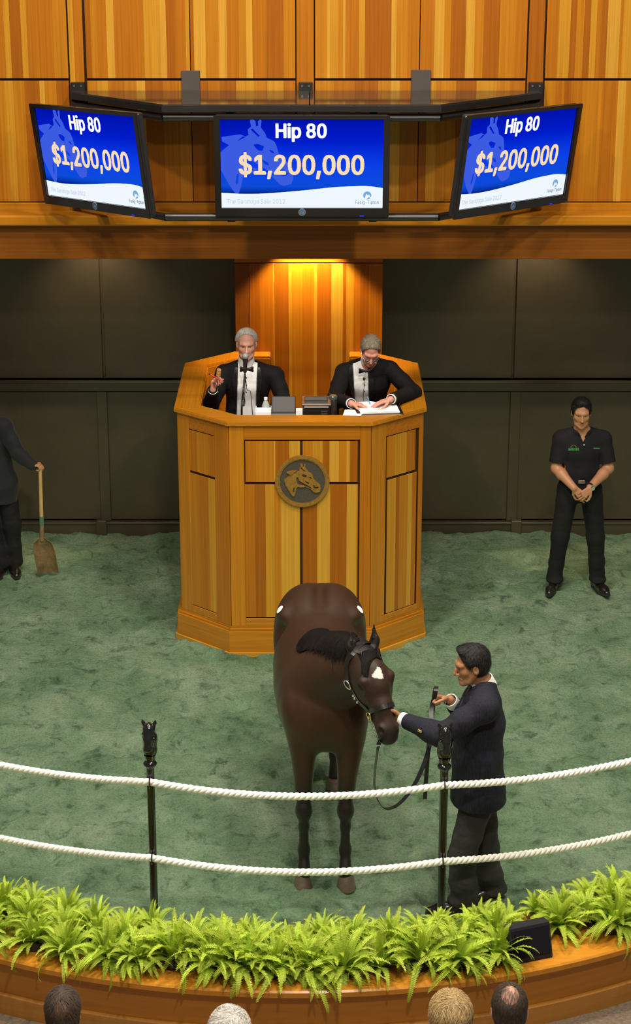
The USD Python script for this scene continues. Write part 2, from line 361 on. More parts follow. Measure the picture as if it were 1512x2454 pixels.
used_ids = np.unique(q); remap = np.full(len(footing_v), -1); remap[used_ids] = np.arange(len(used_ids))
obj('floor', (footing_v[used_ids], remap[q]), sand, label='churned green dyed footing of the sale ring', kind='structure', smooth=True)
carpet_m = mat('brown_carpet', (.20, .150, .105), .95, .1, var=.40, vscale=42, stretch=(1, 1.6, 1), bump=.7, bscale=120, bdist=.01)
obj('floor', bx((-6, 3.5, -.06), (6, 10.4, -.045)), carpet_m, label='mottled brown carpet outside the ring kerb', kind='structure')
obj('floor', bx((-6, 9.9, -.16), (6, 18.2, -.10)), carpet_m, label='slab under the ring', kind='structure')

# dark wall under the gallery
dark_w = mat('dark_wall', (.056, .041, .022), .42, .5, var=.14, vscale=3, bump=.04, bscale=40)
dark_t = mat('dark_trim', (.050, .041, .026), .24, .6, var=.1, vscale=3)
WB = thing('wall_back', 'dark brown panelled wall under the timber gallery', None, (0, YD, 0), kind='structure')
obj('backing', bx((-5, YD + .03, -.1), (5, YD + .2, 3.3)), dark_w, WB)
zr0, zr1 = atY(756, 936, YD)[2], atY(756, 909, YD)[2]; zb1 = atY(756, 1247, YD)[2]
seams = [-5.0, atY(250, 900, YD)[0], atY(1228, 900, YD)[0], 5.0]
for i in range(3):
    a, b = seams[i] + .012, seams[i + 1] - .012
    if i == 1:
        for a2, b2 in ((a, -.6), (.35, b)):
            obj('panel', bx((a2, YD, zr1 + .01), (b2, YD + .04, 3.25), .004), dark_w, WB); obj('panel', bx((a2, YD, zb1 + .01), (b2, YD + .04, zr0 - .01), .004), dark_w, WB)
    else:
        obj('panel', bx((a, YD, zr1 + .01), (b, YD + .04, 3.25), .004), dark_w, WB); obj('panel', bx((a, YD, zb1 + .01), (b, YD + .04, zr0 - .01), .004), dark_w, WB)
obj('rail', bx((-5, YD - .035, zr0), (5, YD + .04, zr1), .006), dark_w, WB)
obj('rail_moulding', bx((-5, YD - .055, zr1 - .022), (5, YD + .04, zr1), .009), dark_t, WB)
for sx in (-1, 1):
    c = seams[1] - .03 if sx < 0 else seams[2] + .035
    obj('stile', bx((c - .05, YD - .02, zb1), (c + .05, YD + .04, zr0 - .004), .005), dark_w, WB)
obj('skirting', bx((-5, YD - .04, -.1), (5, YD + .04, zb1 - .01), .006), dark_w, WB)
obj('skirting_moulding', bx((-5, YD - .055, zb1 - .03), (5, YD + .04, zb1), .01), dark_t, WB)
for sx in (atY(250, 1260, YD)[0] - .02, atY(1228, 1260, YD)[0] + .03):
    obj('skirting_block', bx((sx - .05, YD - .065, -.05), (sx + .05, YD, zb1 + .015), .006), dark_w, WB)

# gallery: soffit, fascia, ledge, timber wall made of planks
zf0 = atY(756, 621, YF)[2]; zf1 = atY(756, 537, YF)[2]
zl0, zl1 = zf1, atY(756, 517, YF - .09)[2]
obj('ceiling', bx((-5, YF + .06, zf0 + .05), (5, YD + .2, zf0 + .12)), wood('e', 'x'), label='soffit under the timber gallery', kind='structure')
obj('trim', bx((-5, YF, zf0), (5, YF + .10, zf1), .004), wood('e', 'x'), label='deep horizontal timber fascia under the gallery ledge', kind='structure')  # darker tone paints in the shade cast by the ledge above
obj('trim', bx((-5, YF - .09, zl0), (5, YW + .02, zl1), .012), wood('n', 'x'), label='projecting timber ledge along the foot of the gallery wall', kind='structure')
zp0 = atY(756, 483, YW)[2]
obj('trim', bx((-5, YW - .02, zl1 - .005), (5, YW + .06, zp0 - .008), .006), wood('n', 'x'), label='plain timber rail under the lower gallery panels', kind='structure')
WR = thing('wall_rear', 'honey timber gallery wall of upright planks in tall panels', None, (0, YW, zf1), kind='structure')
zg = atY(756, 190, YW)[2]; ztop = 6.3
obj('backing', bx((-5, YW + .03, zl1 - .02), (5, YW + .2, ztop)), dark_gap, WB and WR)
def X(px, Y=YW): return (px - 756) / FPX * (Y * cP + (CH - 4.2) * sP)
def planks(parent, items, Y, z0, z1, xf, jit=.0006):
    P = obj('panel', bx((xf(items[0][0]) + .004, Y + .012, z0 + .004), (xf(items[-1][1]) - .004, Y + .03, z1 - .004)), dark_gap, parent)
    for a, b, t in items:
        o = rng.uniform(-jit, jit); x0, x1 = xf(a), xf(b)
        obj('plank', bx((x0 + .0001, Y + o, z0), (x1 - .0001, Y + .013, z1), .0004), wood(t), P)
def run(s):
    out = []; 
    for tok in s.split():
        a, b, t = tok.split(','); out.append((float(a), float(b), t))
    return out
UP = ['-75,-40,m -40,-8,n -8,20,m 20,34,l 34,60,d 60,74,l 74,135,m 135,168,n', '172,184,l 184,206,m',
      '212,225,d 225,240,n 240,262,m 262,280,L 280,350,m 350,388,l 388,403,L 403,425,d 425,449,m 449,458,l', '460,468,d 468,496,L 496,527,n 527,546,L 546,574,m 574,592,n 592,607,L 607,641,m 641,680,d 680,708,n', '711,752,m',
      '755,782,n 782,790,L 790,810,l 810,821,n 821,827,L 827,859,m 859,873,l 873,935,d 935,947,L 947,975,n 975,1002,m', '1004,1037,m 1037,1060,L 1060,1076,n 1076,1111,d 1111,1132,L 1132,1153,n 1153,1191,d 1191,1229,n 1229,1256,m',
      '1260,1297,d', '1302,1330,m 1330,1358,l 1358,1372,d 1372,1390,n 1390,1405,d 1405,1420,l 1420,1432,m 1432,1445,d 1445,1475,L 1475,1482,m 1482,1540,l 1540,1590,m']
LO = ['-75,-40,n -40,0,m 0,15,n 15,35,l 35,62,n 62,98,d 98,110,L 110,138,n 138,168,d', '172,206,m',
      '212,235,n 235,262,l 262,300,m 300,330,n 330,350,L 350,392,d 392,430,m 430,458,n', '460,500,d 500,528,m 528,566,d 566,612,l 612,640,n 640,680,l 680,708,m', '711,752,m',
      '755,800,n 800,850,m 850,905,d 905,935,n 935,958,L 958,1002,m', '1004,1022,d 1022,1045,l 1045,1092,n 1092,1140,d 1140,1188,l 1188,1220,n 1220,1256,m',
      '1260,1297,m', '1302,1328,n 1328,1350,m 1350,1366,d 1366,1392,m 1392,1440,n 1440,1478,m 1478,1497,L 1497,1545,n 1545,1590,m']
for s in UP:
    it = run(s); solid = it[0][0] in (172, 711, 1260); planks(WR, it, YW - .004 if solid else YW, (zg - .1 if solid else zg + .008), ztop, X)
for s in LO:
    it = run(s); solid = it[0][0] in (172, 711, 1260); planks(WR, it, YW - .004 if solid else YW, zp0, (zg - .1 if solid else zg - .012), X)

# pier behind the podium
PC = thing('wall_center', 'timber pier of upright planks behind the two auctioneers', None, (0, YC, 0), kind='structure')
def XC(px): return (px - 756) / FPX * (YC * cP + (CH - 2.6) * sP)
obj('backing', bx((XC(564), YC + .02, 0), (XC(917), YD + .03, zf0 + .06)), wood('m'), PC)
zc1 = atY(756, 630, YC)[2]
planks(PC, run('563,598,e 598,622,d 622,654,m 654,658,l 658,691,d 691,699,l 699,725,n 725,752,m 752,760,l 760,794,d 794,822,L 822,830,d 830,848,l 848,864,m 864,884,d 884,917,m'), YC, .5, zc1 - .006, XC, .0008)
obj('frieze', bx((XC(563), YC, zc1 + .004), (XC(917), YC + .03, zf0 + .06), .003), wood('m', 'x'), PC)

# ------------------------------------------------------------------ the podium: an octagonal pulpit
PX, ZT = -.122, 1.985
zrim0 = atY(720, 1023, 14.80)[2]
PO = thing('auction_podium', 'tall octagonal honey timber auction podium with a round horse head emblem', 'podium', (PX, 15.6, 0))
plan = np.array([(-.56, 14.86), (.56, 14.86), (.98, 15.24), (.98, 16.60), (.56, 17.0), (-.56, 17.0), (-.98, 16.60), (-.98, 15.24)]) + [PX, 0]
def off(d): return Polygon(plan).buffer(d, join_style=2)
shell = off(0).difference(off(-.05)).difference(sbox(-.398, 16.7, .300, 18))
def prism_g(g, z0, z1): return cat_([prism(x, z0, z1) for x in getattr(g, 'geoms', [g])])
obj('body', prism_g(shell, .0, zrim0 + .005), dark_gap, PO)
pier_clear = sbox(-.398, 16.7, .300, 18)
rim = off(.035).difference(off(-.165)).difference(pier_clear); cap_m = wood('n', 'x')
front = rim.intersection(sbox(-2, 14, 2, 15.22)); rest = rim.difference(sbox(-2, 14, 2, 15.22))
def slab(g, z0, z1, b=.008):
    return cat_([prism_g(g, z0, z1 - b), prism_g(g.buffer(-b, join_style=2), z1 - b, z1)])
obj('counter_top', slab(front, zrim0, ZT, .006), cap_m, PO)
obj('side_counter', slab(rest, zrim0, ZT - .001, .006), wood('n', 'y'), PO)
obj('inner_lining', prism_g(off(-.16).difference(off(-.175)).difference(pier_clear), 1.15, zrim0 + .01), wood('n', 'x'), PO)
obj('desk', prism_g(off(-.05).intersection(sbox(-2, 14, 2, 15.48)), 1.78, 1.81), wood('m', 'x'), PO)
obj('platform', prism_g(off(-.05).difference(pier_clear), 1.02, 1.06), wood('d', 'x'), PO)
obj('inner_screen', bx((PX - .93, 15.46, 1.06), (PX + .93, 15.49, 1.785)), wood('d', 'x'), PO)
base_out = off(.045).difference(off(-.03)); zb = atY(720, 1506, 14.8)[2]
obj('base_board', cat_([prism_g(base_out, .028, zb - .035), prism_g(off(.030).difference(off(-.03)), zb - .035, zb - .016), prism_g(off(.016).difference(off(-.03)), zb - .016, zb)]), wood('n', 'h'), PO)
obj('base_shim', prism_g(off(.062).difference(off(.0)), -.02, .030), wood('L', 'h'), PO)
def face(p0, p1, open_px, ref, groups):
    """stiles, rails and planked panels of one face of the octagon from plan point p0 to p1"""
    p0, p1 = V(*p0, 0), V(*p1, 0); u = unit(p1 - p0); n = V(u[1], -u[0], 0); L = np.linalg.norm(p1 - p0)
    def loc(px, py): d = atP(px, py, p0, n) - p0; return np.dot(d, u), d[2]
    o = p0
    (oxa, oya), (oxb, oyb) = open_px
    a, b = loc(oxa, oya)[0], loc(oxb, oyb)[0]; zt, zb_ = loc(ref, oya)[1], loc(ref, oyb)[1]
    fb = lambda lo, hi, bev=.003: frame_box(o, u, Z3, n, lo, hi, bev)
    e = .010
    obj('stile', fb((.0, zb, 0), (a - .005, zrim0, .014)), wood('n'), PO); obj('stile', fb((b + .005, zb, 0), (L, zrim0, .014)), wood('m'), PO)
    obj('top_rail', fb((a - .006, zt + .003, 0), (b + .006, zrim0, .0135)), wood('m', 'x'), PO)
    obj('bottom_rail', fb((a - .006, zb, 0), (b + .006, zb_ - .003, .0135)), wood('n', 'x'), PO)
    for items, (ya, yb) in groups:
        zs = loc(ref, ya)[1] - .004, loc(ref, yb)[1] + .004
        x0 = loc(items[0][0], .5 * (ya + yb))[0]; x1 = loc(items[-1][1], .5 * (ya + yb))[0]
        P = obj('panel', fb((x0 + .002, min(zs) + .002, 0), (x1 - .002, max(zs) - .002, .004), 0), dark_gap, PO)
        for A, B, t in items:
            xa, xb = loc(A, .5 * (ya + yb))[0], loc(B, .5 * (ya + yb))[0]; j = rng.uniform(-.0005, .0005)
            obj('plank', fb((xa + .0001, min(zs), .003), (xb - .0001, max(zs), .0105 + j), .0004), wood(t), P)
c = plan
face(c[0], c[1], ((586, 1054), (858, 1480)), 722, [
    (run('588,613,m 613,656,n 656,660,L 660,693,d 693,719,L'), (1055, 1155)), (run('725,748,n 748,773,l 773,789,d 789,812,L 812,830,n 830,838,L 838,857,d'), (1055, 1155)),
    (run('588,612,m 612,637,d 637,658,l 658,674,n 674,719,L'), (1159, 1479)), (run('725,760,d 760,791,L 791,830,d 830,854,L 854,857,m'), (1159, 1479))])
face(c[7], c[0], ((456, 1046), (522, 1469)), 522, [(run('457,473,m 473,500,n 500,521,m'), (1046, 1146)), (run('457,480,n 480,504,m 504,521,l'), (1150, 1469))])
face(c[1], c[2], ((924, 1046), (994, 1470)), 924, [(run('925,945,n 945,971,l 971,993,m'), (1046, 1146)), (run('925,945,l 945,953,d 953,973,n 973,983,L 983,993,m'), (1150, 1470))])
for i in (2, 3, 5, 6):
    p0, p1 = V(*c[i], 0), V(*c[(i + 1) % 8], 0); u = unit(p1 - p0); n = V(u[1], -u[0], 0); L = np.linalg.norm(p1 - p0)
    obj('side_board', frame_box(p0, u, Z3, n, (0, zb, 0), (L, zrim0, .012), .003), wood('m'), PO)
# emblem: a ring, a dark disc and the relief of a horse's head
HEAD = [(340, 690), (420, 625), (470, 585), (400, 548), (395, 505), (480, 492), (590, 478), (640, 500), (672, 485), (665, 430), (700, 400), (690, 345), (705, 318), (745, 345), (752, 400), (775, 390), (770, 350), (795, 325), (808, 345), (800, 410), (840, 460), (862, 512), (905, 530), (940, 552), (962, 600), (978, 665), (1010, 705), (1050, 742), (1095, 780), (1122, 812), (1132, 870), (1128, 930), (1108, 975), (1070, 985), (1030, 995), (995, 985), (960, 955), (920, 908), (860, 880), (800, 852), (750, 868), (700, 872), (640, 862), (612, 880), (600, 940), (585, 1010), (560, 1075), (540, 1085), (500, 1040), (460, 980), (425, 915), (395, 860), (370, 820), (352, 760)]
CUT = [[(610, 650), (640, 640), (665, 720), (740, 765), (830, 815), (930, 880), (920, 895), (820, 840), (730, 815), (640, 800), (615, 740)], [(722, 580), (760, 572), (830, 595), (815, 640), (775, 640), (740, 610)],
       [(975, 815), (1000, 830), (1005, 865), (1060, 855), (1085, 870), (1050, 895), (1000, 890), (975, 855)], [(880, 632), (920, 640), (938, 668), (905, 662)], [(540, 560), (610, 500), (640, 505), (560, 545), (430, 640), (400, 660)],
       [(545, 880), (565, 870), (560, 960), (540, 990), (528, 960)], [(695, 430), (715, 420), (790, 495), (770, 500)], [(790, 720), (870, 760), (880, 790), (840, 780)]]
horse_shape = Polygon(HEAD).buffer(0)
for cc in CUT: horse_shape = horse_shape.difference(Polygon(cc).buffer(0))
bronze = mat('bronze_relief', (.34, .17, .03), .34, .6, metal=.55, var=.30, vscale=60, bump=.25, bscale=150)
epl = V(PX, 14.86 - .0095, 0)
ec = atP(724.5, 1152.5, epl, V(0, -1, 0)); sc = 1 / 8.894 / 306.0
ER = 66.0 / 306
ring_p = Point(0, 0).buffer(ER, 48).difference(Point(0, 0).buffer(ER * .83, 48))
EM = obj('emblem', flat_poly(Point(0, 0).buffer(ER * .85, 48), ec, X3, Z3, -Y3, .012), mat('emblem_field', (.055, .048, .036), .7, .3, var=.5, vscale=130, bump=.5, bscale=200), PO, label='dark round plaque with a bronze horse head in profile')
obj('emblem_ring', cat_([flat_poly(ring_p, ec, X3, Z3, -Y3, .018), flat_poly(Point(0, 0).buffer(ER * .97, 48).difference(Point(0, 0).buffer(ER * .88, 48)), ec - Y3 * .018, X3, Z3, -Y3, .006)]), bronze, EM)
from shapely import affinity
rel = affinity.scale(affinity.translate(horse_shape, -735, -735), sc, -sc, origin=(0, 0))
obj('horse_relief', cat_([flat_poly(rel, ec - Y3 * .011, X3, Z3, -Y3, .008), flat_poly(rel.buffer(-.0035), ec - Y3 * .019, X3, Z3, -Y3, .004)]), bronze, EM)

# ------------------------------------------------------------------ screens and their canopy
CN = thing('screen_canopy', 'black glossy shelf canopy over the three hanging screens', 'canopy', (PX, YW, 4.3))
zc = 4.41
bl, br_, fl, fr = X(178), X(1288), -1.155, .945
cplan = np.array([(bl, YW - .03), (bl, YW - .10), (fl, 15.07), (fr, 15.07), (br_, YW - .10), (br_, YW - .03)])
gloss = mat('smoked_top', (.030, .022, .014), .10, 1.0, var=.1)
mid = (fl + fr) / 2 + .06
cp = Polygon(cplan)
for a, b in ((-3, mid - .004), (mid + .004, 3)): obj('canopy_top', prism_g(cp.intersection(sbox(a, 14, b, 17)), zc - .012, zc), gloss, CN)
def edge_tube(zz, r, ins=0.0):
    pts = [(x, y + ins, zz) for x, y in cplan[1:5]]; return tube(np.array(pts), r, 10)
obj('canopy_edge', cat_([prism_g(cp.buffer(.012, join_style=2).difference(cp.buffer(-.02, join_style=2)), zc - .055, zc - .013)]), black_plastic, CN)
for zz, r, nm in ((zc - .105, .030, 'upper_rail'), (3.545, .030, 'lower_rail')):
    for i in (1, 2, 3): obj(nm, tube(np.array([[*cplan[i], zz], [*cplan[i + 1], zz]]) + [0, .05, 0], r, 12), black_plastic, CN, smooth=40)
for a, b in ((174, 207), (716, 749), (1263, 1297)):
    BR = obj('wall_bracket', bx((X(a), YW - .05, 4.30), (X(b), YW, atY(756, 196, YW)[2]), .004), black_plastic, CN)
    for dx in (.25, .75):
        xx = X(a) + (X(b) - X(a)) * dx; m = trimesh.creation.cylinder(.008, .012, sections=10); m.apply_transform(trimesh.transformations.rotation_matrix(math.pi / 2, [1, 0, 0])); m.apply_translation([xx, YW - .053, atY(756, 204, YW)[2]]); obj('bolt', m, chrome, BR)
grey_plate = mat('grey_plate', (.055, .045, .038), .5, .4, var=.1)
for a, b, t in ((437, 481, 169), (984, 1030, 167)): obj('wall_plate', bx((X(a), YW - .02, 4.3), (X(b), YW, atY(756, t, YW)[2]), .003), grey_plate, CN)
for xx in (fl + .5, fr - .5): obj('drop_arm', bx((xx - .03, 15.25, 3.48), (xx + .03, 15.30, zc - .05), .004), black_plastic, CN)

scr_white, scr_text, scr_cream = glow('screen_white', (.86, .93, 1.0), 1.0), glow('screen_lettering', (1, 1, 1), 1.05), glow('screen_cream', (1.0, .77, .50), .95)
scr_pale, scr_brand = glow('screen_pale', (.62, .72, .84), .9), glow('screen_brand', (.20, .28, .42), .9)
scr_logo = glow('screen_logo', (.18, .42, .80), .95)
scr_figure = glow('screen_figure', (.055, .13, .93), .80)
scr_blue = usdkit.material(stage, '/World/Looks/screen_blue', {'tc': ('attribute', {'attribute': 'tint'}), 'e': ('emission', {'strength': .95})}, [('tc.color', 'e.color')], surface='e.emission')
TW, TH, SW, SH = 1.327, .79, 1.232, .69
def television(label):
    t = thing('television', label, 'television', (0, 0, 0), group=None)
    L = lambda *a, **k: obj(*a, local=True, **k)
    fr_ = sbox(-TW / 2, -TH / 2, TW / 2, TH / 2).buffer(-.012).buffer(.012).difference(sbox(-SW / 2, -SH / 2 + .018, SW / 2, SH / 2 + .018))
    L('bezel', cat_([flat_poly(fr_, V(0, -.012, 0), X3, Z3, -Y3, .012), flat_poly(fr_.buffer(-.006), V(0, -.024, 0), X3, Z3, -Y3, .003)]), mat('gloss_black', (.010, .009, .009), .12, .6, var=.05), parent=t)
    L('case', cat_([bx((-TW / 2 + .01, 0, -TH / 2 + .01), (TW / 2 - .01, .05, TH / 2 - .01), .01), bx((-.4, .05, -.28), (.4, .09, .28), .02)]), black_plastic, parent=t)
    L('wall_mount', bx((-.12, .08, -.1), (.12, .2, .1), .005), black_metal, parent=t)
    # picture: a grid so that the blue can run from dark to bright as the picture shows it
    nx, nz = 2, 24; zz = np.linspace(-SH / 2, SH / 2, nz + 1) + .018; v, col = [], []
    for z in zz:
        h = (z - .018) / SH + .5
        c_ = np.array([np.interp(h, [0, .16, .24, .45, .75, 1], k) for k in ((.0, .0, .004, .004, .0, .0), (.01, .012, .075, .055, .012, .006), (.12, .22, .72, .85, .62, .42))])
        for x in (-SW / 2, 0, SW / 2): v.append((x, -.004, z)); col.append(c_)
    i = np.arange(nz)[:, None] * 3; j = np.arange(2)[None]; qd = np.stack([i + j, i + j + 1, i + j + 4, i + j + 3], -1).reshape(-1, 4)
    S = L('screen', (np.array(v), qd), scr_blue, parent=t, tint=np.array(col))
    def SX(px): return (px - 100) / 1298 * SW - SW / 2          # pixels of the picture on the middle screen
    def SZ(py): return .018 + SH / 2 - (py - 95) / 715 * SH
    hs = affinity.affine_transform(horse_shape, [SW / 1298 * .775, 0, 0, -SH / 715 * .80, SX(370) - SW / 1298 * .775 * 730, SZ(95) + SH / 715 * .80 * 325])
    wave = [(SX(x), SZ(y)) for x, y in spline([(100, 688, 0), (300, 697, 0), (500, 690, 0), (760, 668, 0), (1000, 642, 0), (1200, 632, 0), (1300, 634, 0), (1398, 648, 0)], 6)[:, :2]]
    wp = Polygon([(SX(100), SZ(810))] + wave + [(SX(1398), SZ(810))])
    full = sbox(-SW / 2, SZ(810), SW / 2, SZ(95))
    L('horse_figure', flat_poly(hs.intersection(full).difference(wp), V(0, -.0045, 0), X3, Z3, -Y3, .0006), scr_figure, parent=S)
    L('white_swoosh', flat_poly(wp.intersection(full), V(0, -.0045, 0), X3, Z3, -Y3, .0012), scr_white, parent=S)
    def txt(nm, s, px0, px1, base, h, m_, bold=True):
        e_ = .0035 if bold else 0; L(nm, cat_([letters(s, h / 715 * SH, SX(px1) - SX(px0) - 2 * e_, V((SX(px0) + SX(px1)) / 2 + dx_, -.006 - .00005 * n_, SZ(base) + dz_), X3, Z3, -Y3, .0012, bold) for n_, (dx_, dz_) in enumerate(((-e_, 0), (0, .001), (e_, 0), (0, -.001)) if bold else ((0, 0),))]), m_, parent=S)
    txt('lot_text', 'Hip 80', 540, 948, 242, 108, scr_text); txt('price_text', '$1,200,000', 242, 1248, 535, 150, scr_cream)
    foot = sbox(SX(362), SZ(536), SX(450), SZ(515)); flag = sbox(SX(362), SZ(415), SX(392), SZ(388))
    L('price_digit_serif', flat_poly(unary_union([foot]), V(0, -.006, 0), X3, Z3, -Y3, .0012), scr_cream, parent=S)
    txt('sale_text', 'The Saratoga Sale 2012', 142, 612, 775, 34, scr_pale, False); txt('brand_text', 'Fasig-Tipton', 1180, 1365, 777, 26, scr_brand, False)
    lg = Point(SX(1274), SZ(708)).buffer(.031); peak = Polygon([(SX(1252), SZ(735)), (SX(1266), SZ(692)), (SX(1278), SZ(708)), (SX(1290), SZ(700)), (SX(1304), SZ(730)), (SX(1285), SZ(722)), (SX(1270), SZ(738))])
    L('logo', flat_poly(lg.difference(peak), V(0, -.0062, 0), X3, Z3, -Y3, .001), scr_logo, parent=S)
    B = L('badge', flat_poly(Point(.0, -TH / 2 + .04).buffer(.029), V(0, -.026, 0), X3, Z3, -Y3, .003), chrome, parent=t)
    L('badge_face', flat_poly(Point(.0, -TH / 2 + .04).buffer(.023).difference(Polygon([(-.016, -TH / 2 + .028), (-.004, -TH / 2 + .054), (.004, -TH / 2 + .044), (.01, -TH / 2 + .05), (.016, -TH / 2 + .03)])), V(0, -.0285, 0), X3, Z3, -Y3, .002), mat('badge_blue', (.03, .10, .30), .3), parent=B)
    L('power_light', bx((.44, -.028, -TH / 2 + .006), (.475, -.02, -TH / 2 + .014)), glow('blue_led', (.02, .03, 1.0), 1.5), parent=t)
    return t
tv = television('large flat screen in the middle, facing straight out under the canopy')
def place_tv(path, c, yaw, tilt, roll):
    pr = stage.GetPrimAtPath(path); x = UsdGeom.Xformable(pr); x.ClearXformOpOrder()
    cy, sy, ct, st = math.cos(yaw), math.sin(yaw), math.cos(tilt), math.sin(tilt)
    u = V(cy, sy, 0); n = V(sy, -cy, 0); up = V(0, 0, 1) * ct + n * st; out = n * ct - V(0, 0, 1) * st
    u2, v2 = u * math.cos(roll) + up * math.sin(roll), up * math.cos(roll) - u * math.sin(roll)
    if any(o.GetOpName() == 'xformOp:translate' for o in x.GetOrderedXformOps()): pass
    for nm in list(pr.GetAuthoredPropertyNames()):
        if nm.startswith('xformOp:') : pr.RemoveProperty(nm)
    x.AddTransformOp().Set(Gf.Matrix4d(*u2, 0, *(-out), 0, *v2, 0, *map(float, c), 1))
t2 = copy(tv, 'television', (0, 0, 0), 'flat screen on the left, angled towards the left side of the hall')
t3 = copy(tv, 'television', (0, 0, 0), 'flat screen on the right, angled towards the right side of the hall')
place_tv(tv, (-.103, 15.02, 3.955), -.008, .12, 0)
place_tv(t2, (-1.708, 15.06, 3.999), -.802, .106, .045)
place_tv(t3, (1.540, 15.12, 3.985), .755, .13, -.026)

# ------------------------------------------------------------------ kerb, posts, ropes
KE = thing('ring_kerb', 'curved low honey timber kerb wall carrying the row of ferns', 'kerb', (CX, CY - 3.9, 0))
def arc(r0, r1, z0, z1, a0=-62, a1=62, n=96, bev=0):
    a = np.radians(np.linspace(a0, a1, n)); prof = [(r0, z0), (r1, z0), (r1, z1 - bev), (r1 - bev, z1), (r0, z1)] if bev else [(r0, z0), (r1, z0), (r1, z1), (r0, z1)]
    v = np.array([[(CX + r * math.sin(t), CY - r * math.cos(t), z) for r, z in prof] for t in a]); m = len(prof)
    i = np.arange(n - 1)[:, None] * m; j = np.arange(m)[None]; k = (j + 1) % m
    qd = np.stack([i + j, i + k, i + m + k, i + m + j], -1).reshape(-1, 4); f = np.vstack([qd[:, [0, 1, 2]], qd[:, [0, 2, 3]]])
    e0 = [[0, b + 1, b + 2][::-1] for b in range(m - 2)]; e1 = [[(n - 1) * m, (n - 1) * m + b + 1, (n - 1) * m + b + 2] for b in range(m - 2)]
    t_ = trimesh.Trimesh(v.reshape(-1, 3), np.vstack([f, e0, e1]), process=False); t_.fix_normals(); return t_
kerb_wood = mat('kerb_wood', (.40, .150, .014), .28, .4, var=.14, vscale=1.0, stretch=(2, 2, 30), detail=6)
kerb_top = mat('kerb_top', (.50, .20, .018), .26, .4, var=.14, vscale=1, stretch=(3, 40, 3))
obj('front_board', arc(3.66, 4.15, .075, .30), kerb_wood, KE)
obj('ledge_board', arc(3.60, CR, .30, .34, bev=.010), kerb_top, KE)
obj('ledge_moulding', arc(4.10, 4.168, .272, .302, bev=.006), kerb_wood, KE)
obj('base_strip', arc(4.08, 4.172, -.05, .085, bev=.008), mat('kerb_strip', (.40, .175, .03), .34, .45, var=.14, stretch=(2, 2, 30), vscale=1.0), KE)
obj('inner_board', arc(3.60, 3.64, -.1, .31), kerb_wood, KE)

posts = [(-2.77, 11.28), (-.985, 10.60), (.765, 10.56), (2.52, 11.22)]
def horse_finial(base, turn):
    """cast horse head on the post top; looks down and outwards"""
    b = np.array(base, float); f = V(math.sin(turn), -math.cos(turn), 0); r = np.cross(Z3, f)
    S = Field(b + [-.11, -.11, -.03], b + [.11, .11, .27], .0035)
    P = lambda a, c_, z: b + r * a + f * c_ + Z3 * z
    S.chain([P(0, -.012, -.01), P(0, -.012, .05), P(0, -.014, .12), P(0, -.002, .185)], [.030, .040, .043, .036], .02)
    S.chain([P(0, .010, .188), P(0, .036, .135), P(0, .050, .088)], [.036, .028, .024], .012)          # forehead to muzzle
    S.ell(P(0, .052, .080), (.026, .022, .022), .01); S.ell(P(0, .030, .072), (.022, .026, .016), .008)
    for s in (-1, 1):
        S.ell(P(s * .026, .002, .120), (.014, .032, .040), .012); S.ell(P(s * .028, .024, .166), (.012, .014, .011), .006)
        S.ell(P(s * .030, .030, .152), (.009, .008, .012), .004, mode='sub'); S.ell(P(s * .014, .071, .082), (.006, .006, .008), .003, mode='sub')
        S.chain([P(s * .026, -.006, .205), P(s * .036, -.004, .228), P(s * .040, -.002, .246)], [.013, .010, .003], .006)
    S.chain([P(0, -.010, .218), P(0, -.042, .185), P(0, -.05, .12), P(0, -.045, .05)], [.010, .012, .012, .010], .006)
    S.ell(P(0, .012, .214), (.018, .014, .014), .008)
    return S.mesh()
def post(xy, label, turn):
    t = thing('rope_post', label, 'post', (*xy, 0), group=None); o = V(*xy, 0)
    obj('pole', lathe([(0, -.05), (.024, -.05), (.024, 1.13), (.0, 1.13)], o, 20), black_metal, t, smooth=40)
    obj('foot_plate', lathe([(0, -.05), (.07, -.05), (.07, .02), (.03, .03), (0, .03)], o, 24), black_metal, t, smooth=40)
    obj('collar', lathe([(0, 1.105), (.026, 1.105), (.031, 1.118), (.040, 1.124), (.042, 1.136), (.034, 1.146), (.026, 1.152), (.031, 1.172), (.036, 1.19), (0, 1.19)], o, 24), black_metal, t, smooth=50)
    obj('horse_head_finial', horse_finial(o + Z3 * 1.17, turn), black_metal, t, smooth=True)
    for z in (1.03, .52):
        ring = tube(np.array([(o[0] + math.sin(a) * .0, o[1] - .052 + math.cos(a) * .034, z + math.sin(a) * .034) for a in np.linspace(0, 2 * math.pi, 20)]), .004, 6); obj('rope_clip', ring, black_metal, t)
    return t
post(posts[1], 'black iron post with a horse head finial in the fern row, left of the horse', -.12)
post(posts[2], 'black iron post with a horse head finial in front of the groom', .10)
post(posts[0], 'black iron rope post beyond the left edge of the picture', -.6); post(posts[3], 'black iron rope post beyond the right edge of the picture', .6)
rope_m = mat('white_rope', (.86, .83, .75), .75, .25, var=.07, vscale=30, bump=.35, bscale=220, bdist=.004)
def rope(a, b, z, sag, label):
    t = thing('rope', label, 'rope', ((a[0] + b[0]) / 2, (a[1] + b[1]) / 2, z - sag), group='white ropes round the ring')
    n = 260; s = np.linspace(0, 1, n); A, B = V(*a, z), V(*b, z); P = A + (B - A) * s[:, None]; P[:, 2] -= sag * 4 * s * (1 - s); P[:, 1] -= .052
    L = np.linalg.norm(B - A); T = unit(B - A); N = unit(np.cross(T, Z3)); Bn = np.cross(N, T); ph = s * L / .105 * 2 * math.pi
    for k in range(3):
        q_ = P + .0112 * (np.cos(ph + k * 2.094)[:, None] * N + np.sin(ph + k * 2.094)[:, None] * Bn)
        obj('strand', tube(q_, .0124, 8), rope_m, t, smooth=True)
